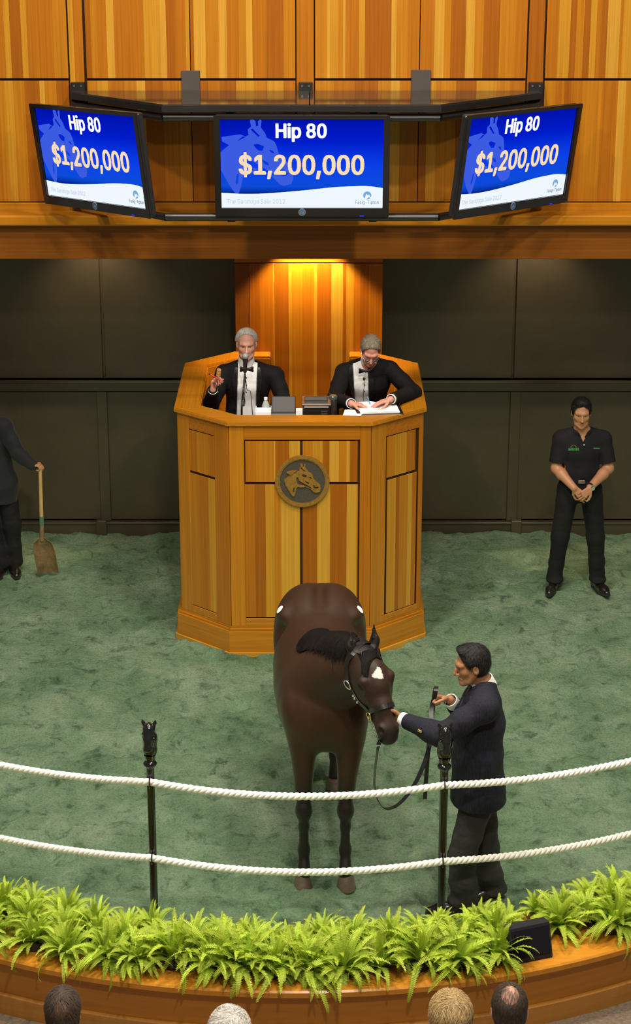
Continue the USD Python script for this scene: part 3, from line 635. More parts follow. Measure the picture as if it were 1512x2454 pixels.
for z, nm in ((1.035, 'upper'), (.525, 'lower')):
    rope(posts[0], posts[1], z, .07, f'thick white twisted rope, {nm} span on the left of the left post'); rope(posts[1], posts[2], z, .085, f'thick white twisted rope, {nm} span between the two posts in front of the horse'); rope(posts[2], posts[3], z, .07, f'thick white twisted rope, {nm} span on the right of the right post')

# ------------------------------------------------------------------ ferns
fern_nodes = {'a': ('attribute', {'attribute': 'tint'}), 'oi': ('object_info', {}), 'mr': ('map_range', {'from_min': 0., 'from_max': 1., 'to_min': .82, 'to_max': 1.15}), 'hs': ('hsv', {}),
    'p': ('principled_bsdf', {'roughness': .5, 'specular_ior_level': .3}), 't': ('translucent_bsdf', {}), 'm': ('mix_closure', {'fac': .30})}
fern_m = usdkit.material(stage, '/World/Looks/fern_leaf', fern_nodes, [('oi.random', 'mr.value'), ('mr.result', 'hs.value'), ('a.color', 'hs.color'), ('hs.color', 'p.base_color'), ('hs.color', 't.color'), ('p.BSDF', 'm.closure1'), ('t.BSDF', 'm.closure2')], surface='m.closure')
def frond(R, az, el, length, droop, width):
    n = 30; d = V(math.cos(az), math.sin(az), 0); p = d * .02; a = el; pts, tan = [p.copy()], []
    swing = R.uniform(-.8, .8); e = V(-d[1], d[0], 0)
    for i in range(n):
        dd = unit(d + e * swing * (i / n) ** 1.5); t = dd * math.cos(a) + Z3 * math.sin(a); tan.append(t); p = p + t * length / n; pts.append(p.copy()); a -= droop / n * (0.4 + 1.5 * i / n)
    tan.append(tan[-1]); side = e; v, f, c = [], [], []
    tw = R.uniform(-.9, .9); hue = R.uniform(0, 1)
    for i in range(2, n + 1):
        s = i / n; w = width * min(1, (s / .20) ** .6) * (1 - s) ** .55 * 1.15 + .004; t = tan[i]; up = np.cross(side, t); sd = unit(side + up * tw * s)
        for sg in (-1, 1):
            o = pts[i]; lean = t * w * .22; tip = o + sd * sg * w * R.uniform(.88, 1.08) + lean - up * w * (.05 + .45 * s * R.uniform(.3, 1.2)); hw = length / n * .50
            k = len(v); mid_ = o + (tip - o) * .45 + up * .003
            v += [o - t * hw * .7, mid_ - t * hw, tip, mid_ + t * hw * .9, o + t * hw * .6]; f += [(k, k + 1, k + 3), (k, k + 3, k + 4), (k + 1, k + 2, k + 3)]
            g = np.array([.40, .62, .045]) * (1 - .34 * hue) + np.array([.18, .10, .02]) * s; c += [g] * 5
    st = tube(np.array(pts), np.linspace(.0022, .0006, len(pts)), 3, False); k = len(v); v = np.vstack([v, st.vertices]); f = np.vstack([f, st.faces + k]); c = np.vstack([c, np.tile([.38, .50, .06], (len(st.vertices), 1))])
    return (v, f), c
def fern(seed, label, n=60):
    R = np.random.default_rng(seed); t = thing('boston_fern', label, 'fern', (0, 0, 0), group='ferns along the kerb')
    obj('root_ball', lathe([(0, 0), (.05, 0), (.06, .04), (.04, .05), (0, .055)], (0, 0, 0), 14), mat('soil', (.03, .022, .014), .9), t, local=True)
    for i in range(n):
        q_ = (i + .5) / n; az = i * 2.39996 + R.uniform(-.9, .9); el = 1.50 - 1.15 * q_ + R.uniform(-.45, .45); ln = R.uniform(.15, .285) * (1.0 if q_ < .6 else 1.12)
        (v, f), c_ = frond(R, az, el, ln, R.uniform(.5, 1.6) + .8 * q_, R.uniform(.021, .032))
        v[:, 2] += .05; obj('frond', (v, f), fern_m, t, tint=c_, local=True)
    return t
FERN_L = 'bright green fern packed in the row along the curved kerb, outside the picture'
protos = [fern(100 + i, FERN_L) for i in range(3)]
ORD = 'first second third fourth fifth sixth seventh eighth ninth tenth eleventh twelfth thirteenth fourteenth fifteenth sixteenth seventeenth eighteenth nineteenth twentieth twenty-first twenty-second twenty-third twenty-fourth'.split()
k, seen = 0, [0, 0, 0]
for row, (r, da, ph) in enumerate(((4.02, 2.9, 0.0), (3.86, 2.9, 1.45), (3.71, 2.9, .5))):
    for a in np.arange(-42 + ph, 43, da):
        if (row == 0 and 16.3 < a < 25.0) or (row == 1 and 18.5 < a < 22.5): continue                  # the little loudspeaker stands here
        rr = r + rng.uniform(-.03, .03); aa = math.radians(a + rng.uniform(-.6, .6)); loc = (CX + rr * math.sin(aa), CY - rr * math.cos(aa), .34); scl = rng.uniform(.82, 1.12) * (1.0, .84, .66)[row]
        px = 756 + FPX * loc[0] / (loc[1] * cP + (CH - .34) * sP); lab = None
        if -20 < px < 1532:
            lab = f"bright green fern on the kerb, {ORD[seen[row]]} from the left in the {('front', 'middle', 'back')[row]} row"; seen[row] += 1
        if k < 3:
            pr = stage.GetPrimAtPath(protos[k]); pr.GetAttribute('xformOp:translate').Set(Gf.Vec3d(*loc)); UsdGeom.Xformable(pr).AddRotateZOp().Set(float(rng.uniform(0, 360)))
            if lab: tag(pr, lab)
        else: copy(protos[k % 3], 'boston_fern', loc, lab or FERN_L, (rng.uniform(-16, 22), rng.uniform(-16, 16), rng.uniform(0, 360)), scale=scl)
        k += 1
# small wedge loudspeaker between the ferns
sp = atZ(1276, 2304, .34)
LS = thing('loudspeaker', 'small black wedge loudspeaker standing among the ferns on the kerb', 'loudspeaker', (sp[0], sp[1], .34))
ang = math.radians(20); u_, n_ = V(math.cos(ang), math.sin(ang), 0), V(math.sin(ang), -math.cos(ang), 0)
wedge = Polygon([(0, 0), (.15, 0), (.13, .19), (.055, .20), (-.0, .02)])
mw = trimesh.creation.extrude_polygon(wedge, .25, engine='earcut'); vv = mw.vertices.copy(); mw.vertices = sp + u_ * (vv[:, 2:3] - .125) - n_ * vv[:, 0:1] + Z3 * vv[:, 1:2]; mw.fix_normals()
obj('cabinet', mw, mat('speaker_black', (.016, .015, .018), .6, .3, var=.2, vscale=80, bump=.3, bscale=200), LS)
gn = unit(n_ * .18 + Z3 * .055); gv = unit(np.cross(gn, u_)); gv = gv if gv[2] > 0 else -gv
gc = sp - n_ * .0275 + Z3 * .11
obj('grille', frame_box(gc, u_, gv, gn, (-.115, -.082, -.002), (.115, .082, .006), .002), mat('speaker_cloth', (.010, .010, .014), .9, .1, var=.4, vscale=200), LS)
# ------------------------------------------------------------------ the horse: one continuous body, facing the camera, head turned to its left
HX, HY = .05, 11.17
HO = thing('horse', 'dark bay young horse with a white star, standing square on the green footing', 'horse', (HX, 11.8, 0))
hs_ = Field((-.42, 10.42, -.02), (.66, 13.05, 1.98), .0075)
poll, muz = V(.305, 10.985, 1.660), V(.452, 10.735, 1.235)
hax = unit(muz - poll); hf0 = V(math.sin(math.radians(27)), -math.cos(math.radians(27)), 0)
hfn = unit(hf0 - hax * np.dot(hf0, hax)); hr = unit(np.cross(hfn, -hax)); hr = hr if hr[0] > 0 else -hr       # forehead normal, lateral axis
def HP(t, n, r): return poll + hax * t * .94 + hfn * n + hr * r
S = hs_
# trunk
S.chain([(.045, 11.33, 1.17), (.035, 11.62, 1.17), (.03, 12.00, 1.155), (.03, 12.32, 1.19), (.03, 12.55, 1.20)], [.245, .285, .292, .285, .25], .06, n=3)
S.ell((.06, 11.37, 1.17), (.225, .19, .24), .10)                                                  # breast
S.ell((.03, 12.42, 1.235), (.278, .33, .30), .10); S.ell((.03, 12.58, 1.16), (.262, .24, .30), .08)   # croup and buttocks
S.ell((-.095, 12.60, 1.10), (.145, .20, .27), .08); S.ell((.155, 12.60, 1.10), (.145, .20, .27), .08)
S.chain([(.03, 11.80, 1.40), (.03, 11.64, 1.445), (.035, 11.52, 1.44)], [.070, .066, .07], .10)        # withers
for sx in (-1, 1):
    S.ell((.055 + sx * .155, 11.42, 1.14), (.115, .21, .25), .07)                                     # shoulder
    S.ell((.065 + sx * .115, 11.24, 1.05), (.110, .115, .16), .08)                                       # pectoral
S.ell((-.085, 12.42, 1.335), (.145, .27, .165), .10); S.ell((.145, 12.42, 1.335), (.145, .27, .165), .10)
for sx in (-1, 1):
    S.ell((.03 + sx * .235, 12.27, 1.40), (.045, .07, .05), .07); S.cap((.03 + sx * .27, 12.17, 1.33), (.03 + sx * .30, 12.14, 1.08), .030, .036, .09, mode='sub')
S.cap((.03, 12.15, 1.52), (.03, 12.60, 1.535), .010, .010, .10, mode='sub'); 
# neck
S.chain([(.05, 11.44, 1.25), (.10, 11.32, 1.36), (.185, 11.17, 1.47), (.275, 11.06, 1.565)], [.215, .172, .135, .112], .08, n=4)
S.chain([(.03, 11.66, 1.40), (.075, 11.47, 1.485), (.155, 11.26, 1.585), (.25, 11.07, 1.635)], [.085, .072, .066, .070], .09, n=4)
# head
S.chain([HP(.02, -.03, 0), HP(.13, -.02, 0), HP(.22, -.015, 0)], [.085, .098, .088], .05)
S.ell(HP(.20, -.075, .038), (.062, .115, .115), .05, fr=(hr, hfn, hax)); S.ell(HP(.20, -.075, -.038), (.062, .115, .115), .05, fr=(hr, hfn, hax))    # jowls
S.chain([HP(.18, .035, 0), HP(.34, .020, 0), HP(.47, .000, 0)], [.066, .056, .050], .04)                # nasal bone
S.chain([HP(.24, -.09, 0), HP(.38, -.055, 0), HP(.49, -.040, 0)], [.060, .046, .044], .05)                # lower jaw
S.ell(HP(.49, -.010, 0), (.062, .056, .070), .04, fr=(hr, hfn, hax)); S.ell(HP(.545, -.030, 0), (.054, .046, .040), .03, fr=(hr, hfn, hax)); S.ell(HP(.515, -.075, 0), (.040, .032, .042), .025, fr=(hr, hfn, hax))
S.cap(HP(.10, .050, 0), HP(.20, .052, 0), .05, .05, .05)
for s in (-1, 1):
    S.chain([HP(.125, .045, s * .072), HP(.165, .052, s * .090), HP(.215, .040, s * .082)], [.020, .024, .016], .03)      # brow
    S.ell(HP(.178, .034, s * .096), (.016, .024, .026), .012, fr=(hr, hfn, hax), mode='sub'); S.ell(HP(.178, .032, s * .088), (.017, .021, .023), .006, fr=(hr, hfn, hax))
    S.chain([HP(.25, .015, s * .078), HP(.33, -.01, s * .060)], [.012, .008], .03)                                  # facial crest
    S.ell(HP(.485, .022, s * .050), (.024, .026, .038), .015, fr=(hr, hfn, hax)); S.ell(HP(.500, .028, s * .066), (.020, .019, .028), .008, fr=(hr, hfn, hax), mode='sub')
    S.cap(HP(.535, -.048, s * .030), HP(.47, -.055, s * .056), .006, .004, .01, mode='sub')
    e0 = HP(-.005, -.03, s * .062); tip = HP(-.185, .012, s * (.105 if s > 0 else .065)); S.chain([e0, e0 + (tip - e0) * .45 + hr * s * .012, tip], [.034, .027, .004], .02)
    cc_ = e0 + (tip - e0) * .52 + hfn * .034; S.chain([e0 + (tip - e0) * .2 + hfn * .036, cc_, tip + hfn * .012], [.010, .016, .002], .01); 
    S.chain([e0 + (tip - e0) * .25 + hfn * .040, cc_ + hfn * .004, e0 + (tip - e0) * .85 + hfn * .018], [.012, .017, .004], .008, ) if False else S.cap(e0 + (tip - e0) * .28 + hfn * .046, e0 + (tip - e0) * .80 + hfn * .026, .017, .006, .008, mode='sub')
# front legs: forearm, knee, cannon, fetlock, pastern
def foreleg(x, y, xt):
    S.chain([(xt, y + .10, 1.06), (xt * .6 + x * .4, y + .04, .88), (x * .7 + xt * .3, y + .025, .74), (x, y + .015, .60)], [.094, .062, .046, .041], .045, n=3)
    S.ell((x, y + .0, .525), (.055, .055, .075), .03); S.ell((x, y + .035, .53), (.030, .03, .05), .03)
    S.chain([(x, y + .008, .50), (x, y + .012, .40), (x, y + .012, .28)], [.041, .029, .031], .03)
    S.cap((x, y + .040, .46), (x, y + .040, .27), .016, .018, .02)
    S.ell((x, y + .016, .235), (.041, .045, .042), .025); S.cap((x, y + .005, .20), (x, y - .045, .095), .033, .043, .025)
foreleg(-.074, HY, -.078); foreleg(.190, HY, .222)
S.ell((.065, 11.26, 1.03), (.13, .11, .11), .08)
for sx in (-1, 1):
    S.ell((.066 + sx * .098, 11.20, 1.08), (.088, .072, .135), .035); S.ell((.062 + sx * .200, 11.27, 1.17), (.062, .09, .12), .045); S.ell((.066 + sx * .146, 11.22, .93), (.062, .07, .12), .035)
def hindleg(x, y, xt):
    S.chain([(xt, 12.45, 1.03), (xt * .8 + x * .2, 12.33, .90), (x, 12.50, .70), (x, 12.62, .57)], [.16, .125, .080, .052], .05, n=3)
    S.ell((x, 12.62, .545), (.048, .062, .075), .03); S.cap((x, 12.67, .58), (x, 12.655, .50), .022, .02, .02)
    S.chain([(x, 12.61, .50), (x, 12.58, .38), (x, 12.555, .27)], [.044, .033, .034], .03)
    S.ell((x, 12.55, .235), (.043, .047, .043), .025); S.cap((x, 12.53, .20), (x, 12.475, .095), .034, .044, .025)
hindleg(-.085, 12.45, -.075); hindleg(.135, 12.45, .14)
hm = S.mesh(relax=2)
v = np.asarray(hm.vertices); vn = meshkit.arrays(hm, True)[2]
N1 = meshkit.fbm(v * 5, 3, 5)
bay = np.array([.033, .0145, .0058]); dark = np.array([.0105, .0072, .0055]); rust = np.array([.060, .023, .007])
col = bay[None] * (.80 + .4 * N1[:, None])
legw = np.clip((.80 - v[:, 2]) / .22, 0, 1) * (np.abs(v[:, 1] - 11.2) < .35) + np.clip((.82 - v[:, 2]) / .2, 0, 1) * (v[:, 1] > 12.2)
rw = np.clip((v[:, 2] - .85) / .25, 0, 1) * np.clip((1.42 - v[:, 2]) / .25, 0, 1) * .35; col = col * (1 - rw[:, None]) + rust * rw[:, None]
legw = np.clip(legw, 0, 1)[:, None]; col = col * (1 - legw) + dark * legw
t_ax = (v - poll) @ hax; n_ax = (v - poll) @ hfn; r_ax = (v - poll) @ hr; inhead = (t_ax > -.02) & (t_ax < .7) & (np.abs(r_ax) < .16) & (np.abs(n_ax) < .24) & (v[:, 1] < 11.2)
mz = np.clip((t_ax - .40) / .10, 0, 1) * inhead; mz = mz[:, None]; col = col * (1 - mz) + np.array([.018, .0125, .010]) * mz
head_c = np.array([.034, .0185, .0115]); hw_ = (inhead * np.clip((t_ax) / .05, 0, 1) * np.clip((.46 - t_ax) / .08, 0, 1))[:, None]; col = col * (1 - .7 * hw_) + head_c * .7 * hw_
ear = ((t_ax < -.02) & (v[:, 1] < 11.15) & (v[:, 2] > 1.70))[:, None]; col = np.where(ear, dark * .8, col)
# the star on the forehead: a small kite-shaped white patch
star = Polygon([(x * .82 - .004, .120 + (y - .120) * .80 - .012) for x, y in ((-.004, .092), (.028, .070), (.042, .096), (.034, .166), (.010, .168), (-.036, .140), (-.040, .126))])
hd = (inhead & (n_ax > .02) & (t_ax > .05) & (t_ax < .20) & (np.abs(r_ax) < .06))
for i in np.where(hd)[0]:
    jit = (N1[i] - .5) * .01
    if star.contains(Point(r_ax[i] + .012 + jit, t_ax[i] - .022 + jit)): col[i] = (.62, .58, .53)
coat_m = mat('horse_coat', (1, 1, 1), .56, .26, var=.10, vscale=30, tint=True, bump=.06, bscale=180)
obj('body', hm, coat_m, HO, smooth=True, tint=col)
hoof_m = mat('hoof', (.085, .058, .042), .55, .4, var=.35, vscale=18, stretch=(1, 1, 3))
for x, y in ((-.083, HY - .045), (.196, HY - .045), (-.085, 12.43), (.135, 12.43)):
    m = lathe([(0, .003), (.060, .003), (.064, .012), (.052, .062), (.044, .098), (.03, .104), (0, .104)], (0, 0, 0), 28); m.vertices[:, 1] *= 1.12; m.vertices[:, 1] += (.1 - m.vertices[:, 2]) * -.28 + .01; m.apply_translation([x, y - .0, -.012]); obj('hoof', m, hoof_m, HO, smooth=40)
for s in (-1, 1):
    e = trimesh.creation.icosphere(subdivisions=3, radius=.021); e.apply_translation(HP(.178, .034, s * .0845)); obj('eye', e, mat('horse_eye', (.008, .005, .004), .06, .7), HO, smooth=True)
# mane, forelock and tail: tapered strands that lie on the neck
R = np.random.default_rng(5)
crest = spline([(.035, 11.68, 1.475), (.085, 11.47, 1.56), (.165, 11.26, 1.655), (.250, 11.06, 1.70)], 12)
ms = []
for i in range(900):
    t = R.uniform(0, 1); b = crest[int(t * (len(crest) - 1))] + R.normal(0, .008, 3); down = V(-.55, -.55, -.62); L = R.uniform(.10, .18) * (.75 + .25 * math.sin(t * 3.1))
    p = [b]; d = unit(down + R.normal(0, .16, 3))
    for j in range(6): p.append(p[-1] + d * L / 6); d = unit(d + V(.02, -.02, -.10) + R.normal(0, .05, 3))
    p = S.stick(np.array(p), .006); p[:, 2] += np.linspace(.0, .002, len(p)); ms.append(tube(p, np.linspace(.0045, .0010, len(p)), 4, False))
hair_m = mat('mane_hair', (.0055, .0042, .0036), .65, .08, var=.4, vscale=60)
obj('mane', cat_(ms), hair_m, HO, smooth=True)
ms = []
for i in range(260):
    b = HP(R.uniform(-.03, .02), .03, R.normal(0, .030)); tgt = HP(R.uniform(.06, .15), .05, -.070 + R.normal(0, .014)); p = [b + (tgt - b) * k_ / 6 + hfn * .02 for k_ in range(7)]
    if R.uniform() < .22: tgt = HP(.045, .06, .075 + R.normal(0, .01)); p = [b + (tgt - b) * k_ / 6 + hfn * .02 for k_ in range(7)]
    p = S.stick(np.array(p), .006); ms.append(tube(p, np.linspace(.0042, .0012, len(p)), 4, False))
obj('forelock', cat_(ms), hair_m, HO, smooth=True)
ms = []
for i in range(90):
    b = V(.03, 12.84, 1.22) + R.normal(0, .02, 3); p = [b, b + V(0, .05, -.05), b + V(R.normal(0, .02), .07, -.3), b + V(R.normal(0, .04), .05, -.75) + R.normal(0, .02, 3)]; ms.append(tube(spline(p, 4), np.linspace(.010, .002, 13), 5, False))
obj('tail', cat_(ms), hair_m, HO, smooth=True)
for px, py, sx in ((671, 1462, -1), (862, 1467, 1)):
    c = S.stick(V(.03 + sx * .280, 12.262, 1.452)[None], .002)[0]; n = S.grad(c[None])[0]; a = unit(np.cross(n, Y3)); b = np.cross(n, a)
    g = []; rr_ = np.linspace(0, .032, 5)[1:]; pts = [c]; 
    for r in rr_:
        for th in np.arange(20) * math.pi / 10: pts.append(c + (a * math.cos(th) + b * math.sin(th)) * r)
    pts = S.stick(np.array(pts), .004); f = [(0, 1 + (k_ + 1) % 20, 1 + k_) for k_ in range(20)]
    for j in range(3):
        for k_ in range(20): a0, a1, b0, b1 = 1 + j * 20 + k_, 1 + j * 20 + (k_ + 1) % 20, 21 + j * 20 + k_, 21 + j * 20 + (k_ + 1) % 20; f += [(a0, a1, b1), (a0, b1, b0)]
    obj('hip_sticker', (pts, np.array(f)), white_paper, HO, smooth=True, label='round white hip sticker')

# ------------------------------------------------------------------ halter and lead strap
leather = mat('black_leather', (.010, .009, .010), .36, .5, var=.2, vscale=60)
HA = thing('halter', 'black leather halter with metal fittings on the horse\'s head', 'halter', HP(.4, 0, 0))
def around(t0, tilt, k0, k1, n, off_):
    """points round the head in the slanted section at t0; angle 0 = forehead, 90 = the horse's left (viewer right)"""
    out = []
    for a in np.radians(np.linspace(k0, k1, n)): out.append(HP(t0 - tilt * math.cos(a), .11 * math.cos(a) - .03, .11 * math.sin(a)))
    return S.stick(np.array(out), off_, 10)
nb = around(.365, .015, 0, 360, 48, .005); obj('noseband', band(nb, hax, .030, .005), leather, HA, smooth=40)
def cheek(s):
    p = np.array([HP(-.015, -.055, 0), HP(.02, -.075, s * .075), HP(.10, -.09, s * .105), HP(.16, -.10, s * .108), HP(.25, -.085, s * .10), HP(.36, -.045, s * .075)])
    p = S.stick(spline(p, 6), .006, 10); obj('cheek_strap', band(p, np.cross(S.grad(p), np.gradient(p, axis=0)), .026, .005), leather, HA, smooth=40); return p
cl, cr = cheek(-1), cheek(1)
def ringm(c, n, R_, r): 
    a = unit(np.cross(n, V(.3, .5, .8))); b = np.cross(n, a); th = np.linspace(0, 2 * math.pi, 25); return tube(c + R_ * (np.cos(th)[:, None] * a + np.sin(th)[:, None] * b), r, 8, False)
side_px = S.stick(HP(.135, -.10, -.115)[None], .012)[0]; gn = S.grad(side_px[None])[0]
def flat_ring(c, n, up, A, B, r):
    a = unit(up - n * np.dot(up, n)); b = np.cross(n, a); th = np.linspace(0, 2 * math.pi, 25); return tube(c + A * np.cos(th)[:, None] * a + B * np.sin(th)[:, None] * b, r, 8, False)
obj('buckle', flat_ring(side_px, gn, hax, .030, .022, .0045), chrome, HA, smooth=True)
for t, nn_ in ((.215, -.10), (.235, -.098), (.265, -.09)):
    b = S.stick(HP(t, nn_, -.102)[None], .010)[0]; m = trimesh.creation.icosphere(subdivisions=2, radius=.0085); m.apply_translation(b); obj('stud', m, chrome, HA, smooth=True)
jn = S.stick(HP(.375, -.045, -.08)[None], .012)[0]; jg = S.grad(jn[None])[0]
obj('square_ring', flat_ring(jn, jg, hax, .026, .022, .0045), brass, HA, smooth=True)
under = S.stick(HP(.30, -.14, 0)[None], .008)[0]
p = S.stick(spline([jn, HP(.33, -.12, -.05), under, HP(.33, -.12, .05), S.stick(HP(.375, -.045, .08)[None], .01)[0]], 6), .006, 8); obj('chin_strap', band(p, hax, .02, .005), leather, HA)
LSt = thing('lead_strap', 'long black leather lead strap looping from the horse\'s chin up to the groom\'s fist', 'lead strap', (.6, 10.7, .6))
ch = spline([jn, S.stick(HP(.43, -.07, -.07)[None], .010)[0], S.stick(HP(.50, -.085, -.05)[None], .012)[0], S.stick(HP(.535, -.10, -.02)[None], .012)[0]], 8)
L_ = np.r_[0, np.cumsum(np.linalg.norm(np.diff(ch, axis=0), axis=1))]; nl = int(L_[-1] / .013); links = []
for i in range(nl):
    s = (i + .5) * L_[-1] / nl; c = np.array([np.interp(s, L_, ch[:, k_]) for k_ in range(3)]); d = np.array([np.interp(s + .004, L_, ch[:, k_]) for k_ in range(3)]) - c; d = unit(d if np.linalg.norm(d) > 1e-6 else hax); a = unit(np.cross(d, hfn)); a = a if i % 2 else np.cross(d, a)
    th = np.linspace(0, 2 * math.pi, 13); links.append(tube(c + .0105 * np.cos(th)[:, None] * d + .0062 * np.sin(th)[:, None] * a, .0022, 5, False))
obj('chain', cat_(links), chrome, LSt, smooth=True)
FIST = atY(1043, 1662, 10.98)
low = [ch[-1], atY(906, 1790, 10.62), atY(899, 1840, 10.62), atY(897, 1885, 10.62), atY(906, 1920, 10.62), atY(926, 1938, 10.62), atY(955, 1927, 10.63), atY(985, 1893, 10.65), atY(1008, 1850, 10.68), atY(1026, 1800, 10.74), atY(1034, 1755, 10.82), atY(1034, 1700, 10.93), FIST + V(-.004, -.03, .0), FIST + V(.0, -.038, .035), FIST + V(.006, 0, .042), FIST + V(.004, .036, .02), FIST + V(-.006, .03, -.06), atY(1026, 1800, 11.0), atY(1018, 1915, 11.0)]
pth = spline(low, 8); wv = np.interp(np.linspace(0, 1, len(pth)), [0, .12, .45, .55, 1], [0, .1, .3, .9, 1])
ss_ = np.linspace(0, 1, len(pth)); k1 = np.clip((ss_ - .30) / .25, 0, 1)[:, None]; side = V(.35, -1, 0) * (1 - k1) + V(1, -.15, 0) * k1
obj('strap', band(pth, side, .026, .004), leather, LSt, smooth=40)
# ------------------------------------------------------------------ people
def lerp(a, b, t): return np.asarray(a, float) * (1 - t) + np.asarray(b, float) * t
def head_frame(c, f, u, sc=.95):
    f = unit(f); u = unit(np.asarray(u, float) - f * np.dot(u, f)); r = np.cross(u, f)
    return (lambda a, b, d: np.asarray(c) + sc * (r * a + f * b + u * d)), (r, f, u), sc
def head_sdf(S, c, f, u, sc=.95, wide=1.0):
    Q, fr, k = head_frame(c, f, u, sc); W = wide
    S.ell(Q(0, -.012, .034), (.074 * k * W, .095 * k, .086 * k), .02, fr); S.ell(Q(0, .030, -.035), (.060 * k * W, .062 * k, .088 * k), .03, fr)
    for s in (-1, 1):
        S.chain([Q(s * .054 * W, -.005, -.045), Q(s * .037 * W, .042, -.096), Q(s * .010, .072, -.114)], [.015, .014, .016], .025)
        S.ell(Q(s * .040, .056, -.030), (.024, .022, .022), .02, fr)
        S.ell(Q(s * .031, .099, -.001), (.018, .013, .0095), .012, fr, 'sub'); S.ell(Q(s * .031, .073, -.002), (.0125, .0125, .0125), .004, fr)
        S.cap(Q(s * .016, .086, .0115), Q(s * .046, .078, .0105), .006, .005, .008)                    # lid
        S.ell(Q(s * .013, .099, -.048), (.009, .010, .008), .006, fr); S.ell(Q(s * .0085, .106, -.056), (.004, .005, .004), .002, fr, 'sub')
        S.ell(Q(s * .079 * W, -.010, -.014), (.009, .019, .031), .008, fr); S.ell(Q(s * .087 * W, -.006, -.010), (.006, .010, .016), .004, fr, 'sub')
    S.chain([Q(-.050, .068, .020), Q(-.024, .086, .022), Q(0, .087, .016), Q(.024, .086, .022), Q(.050, .068, .020)], [.009, .010, .009, .010, .009], .016)
    S.chain([Q(0, .088, .010), Q(0, .103, -.020), Q(0, .115, -.042)], [.008, .0095, .0125], .008)
    S.chain([Q(-.023, .083, -.081), Q(0, .094, -.077), Q(.023, .083, -.081)], [.004, .0065, .004], .006); S.chain([Q(-.020, .082, -.088), Q(0, .092, -.090), Q(.020, .082, -.088)], [.004, .007, .004], .006)
    for s in (-1, 1): S.cap(Q(s * .0215, .0875, -.0838), Q(0, .1015, -.0838), .0024, .0030, .002, mode='sub')
    S.ell(Q(0, .080, -.113), (.020, .016, .016), .014, fr)
def eyes(parent, c, f, u, sc=.95, brow=(.02, .014, .01), half=False):
    Q, fr, k = head_frame(c, f, u, sc); bm = mat('brow_%d' % int(brow[0] * 1000), brow, .8, .2)
    for s in (-1, 1):
        m = trimesh.creation.icosphere(subdivisions=2, radius=.0122); m.apply_translation(Q(s * .031, .0735, -.002)); E = obj('eye', m, mat('eye_white', (.55, .52, .48), .2, .5), parent, smooth=True)
        m = trimesh.creation.icosphere(subdivisions=2, radius=.0066); m.apply_translation(Q(s * .031, .081, -.003)); obj('iris', m, mat('iris', (.015, .010, .007), .1, .6), E, smooth=True)
        pth = spline([Q(s * .014, .094, .017), Q(s * .030, .092, .0235), Q(s * .050, .078, .0185)], 4); obj('eyebrow', tube(pth, np.linspace(.0048, .0026, len(pth)), 6), bm, parent, smooth=True)
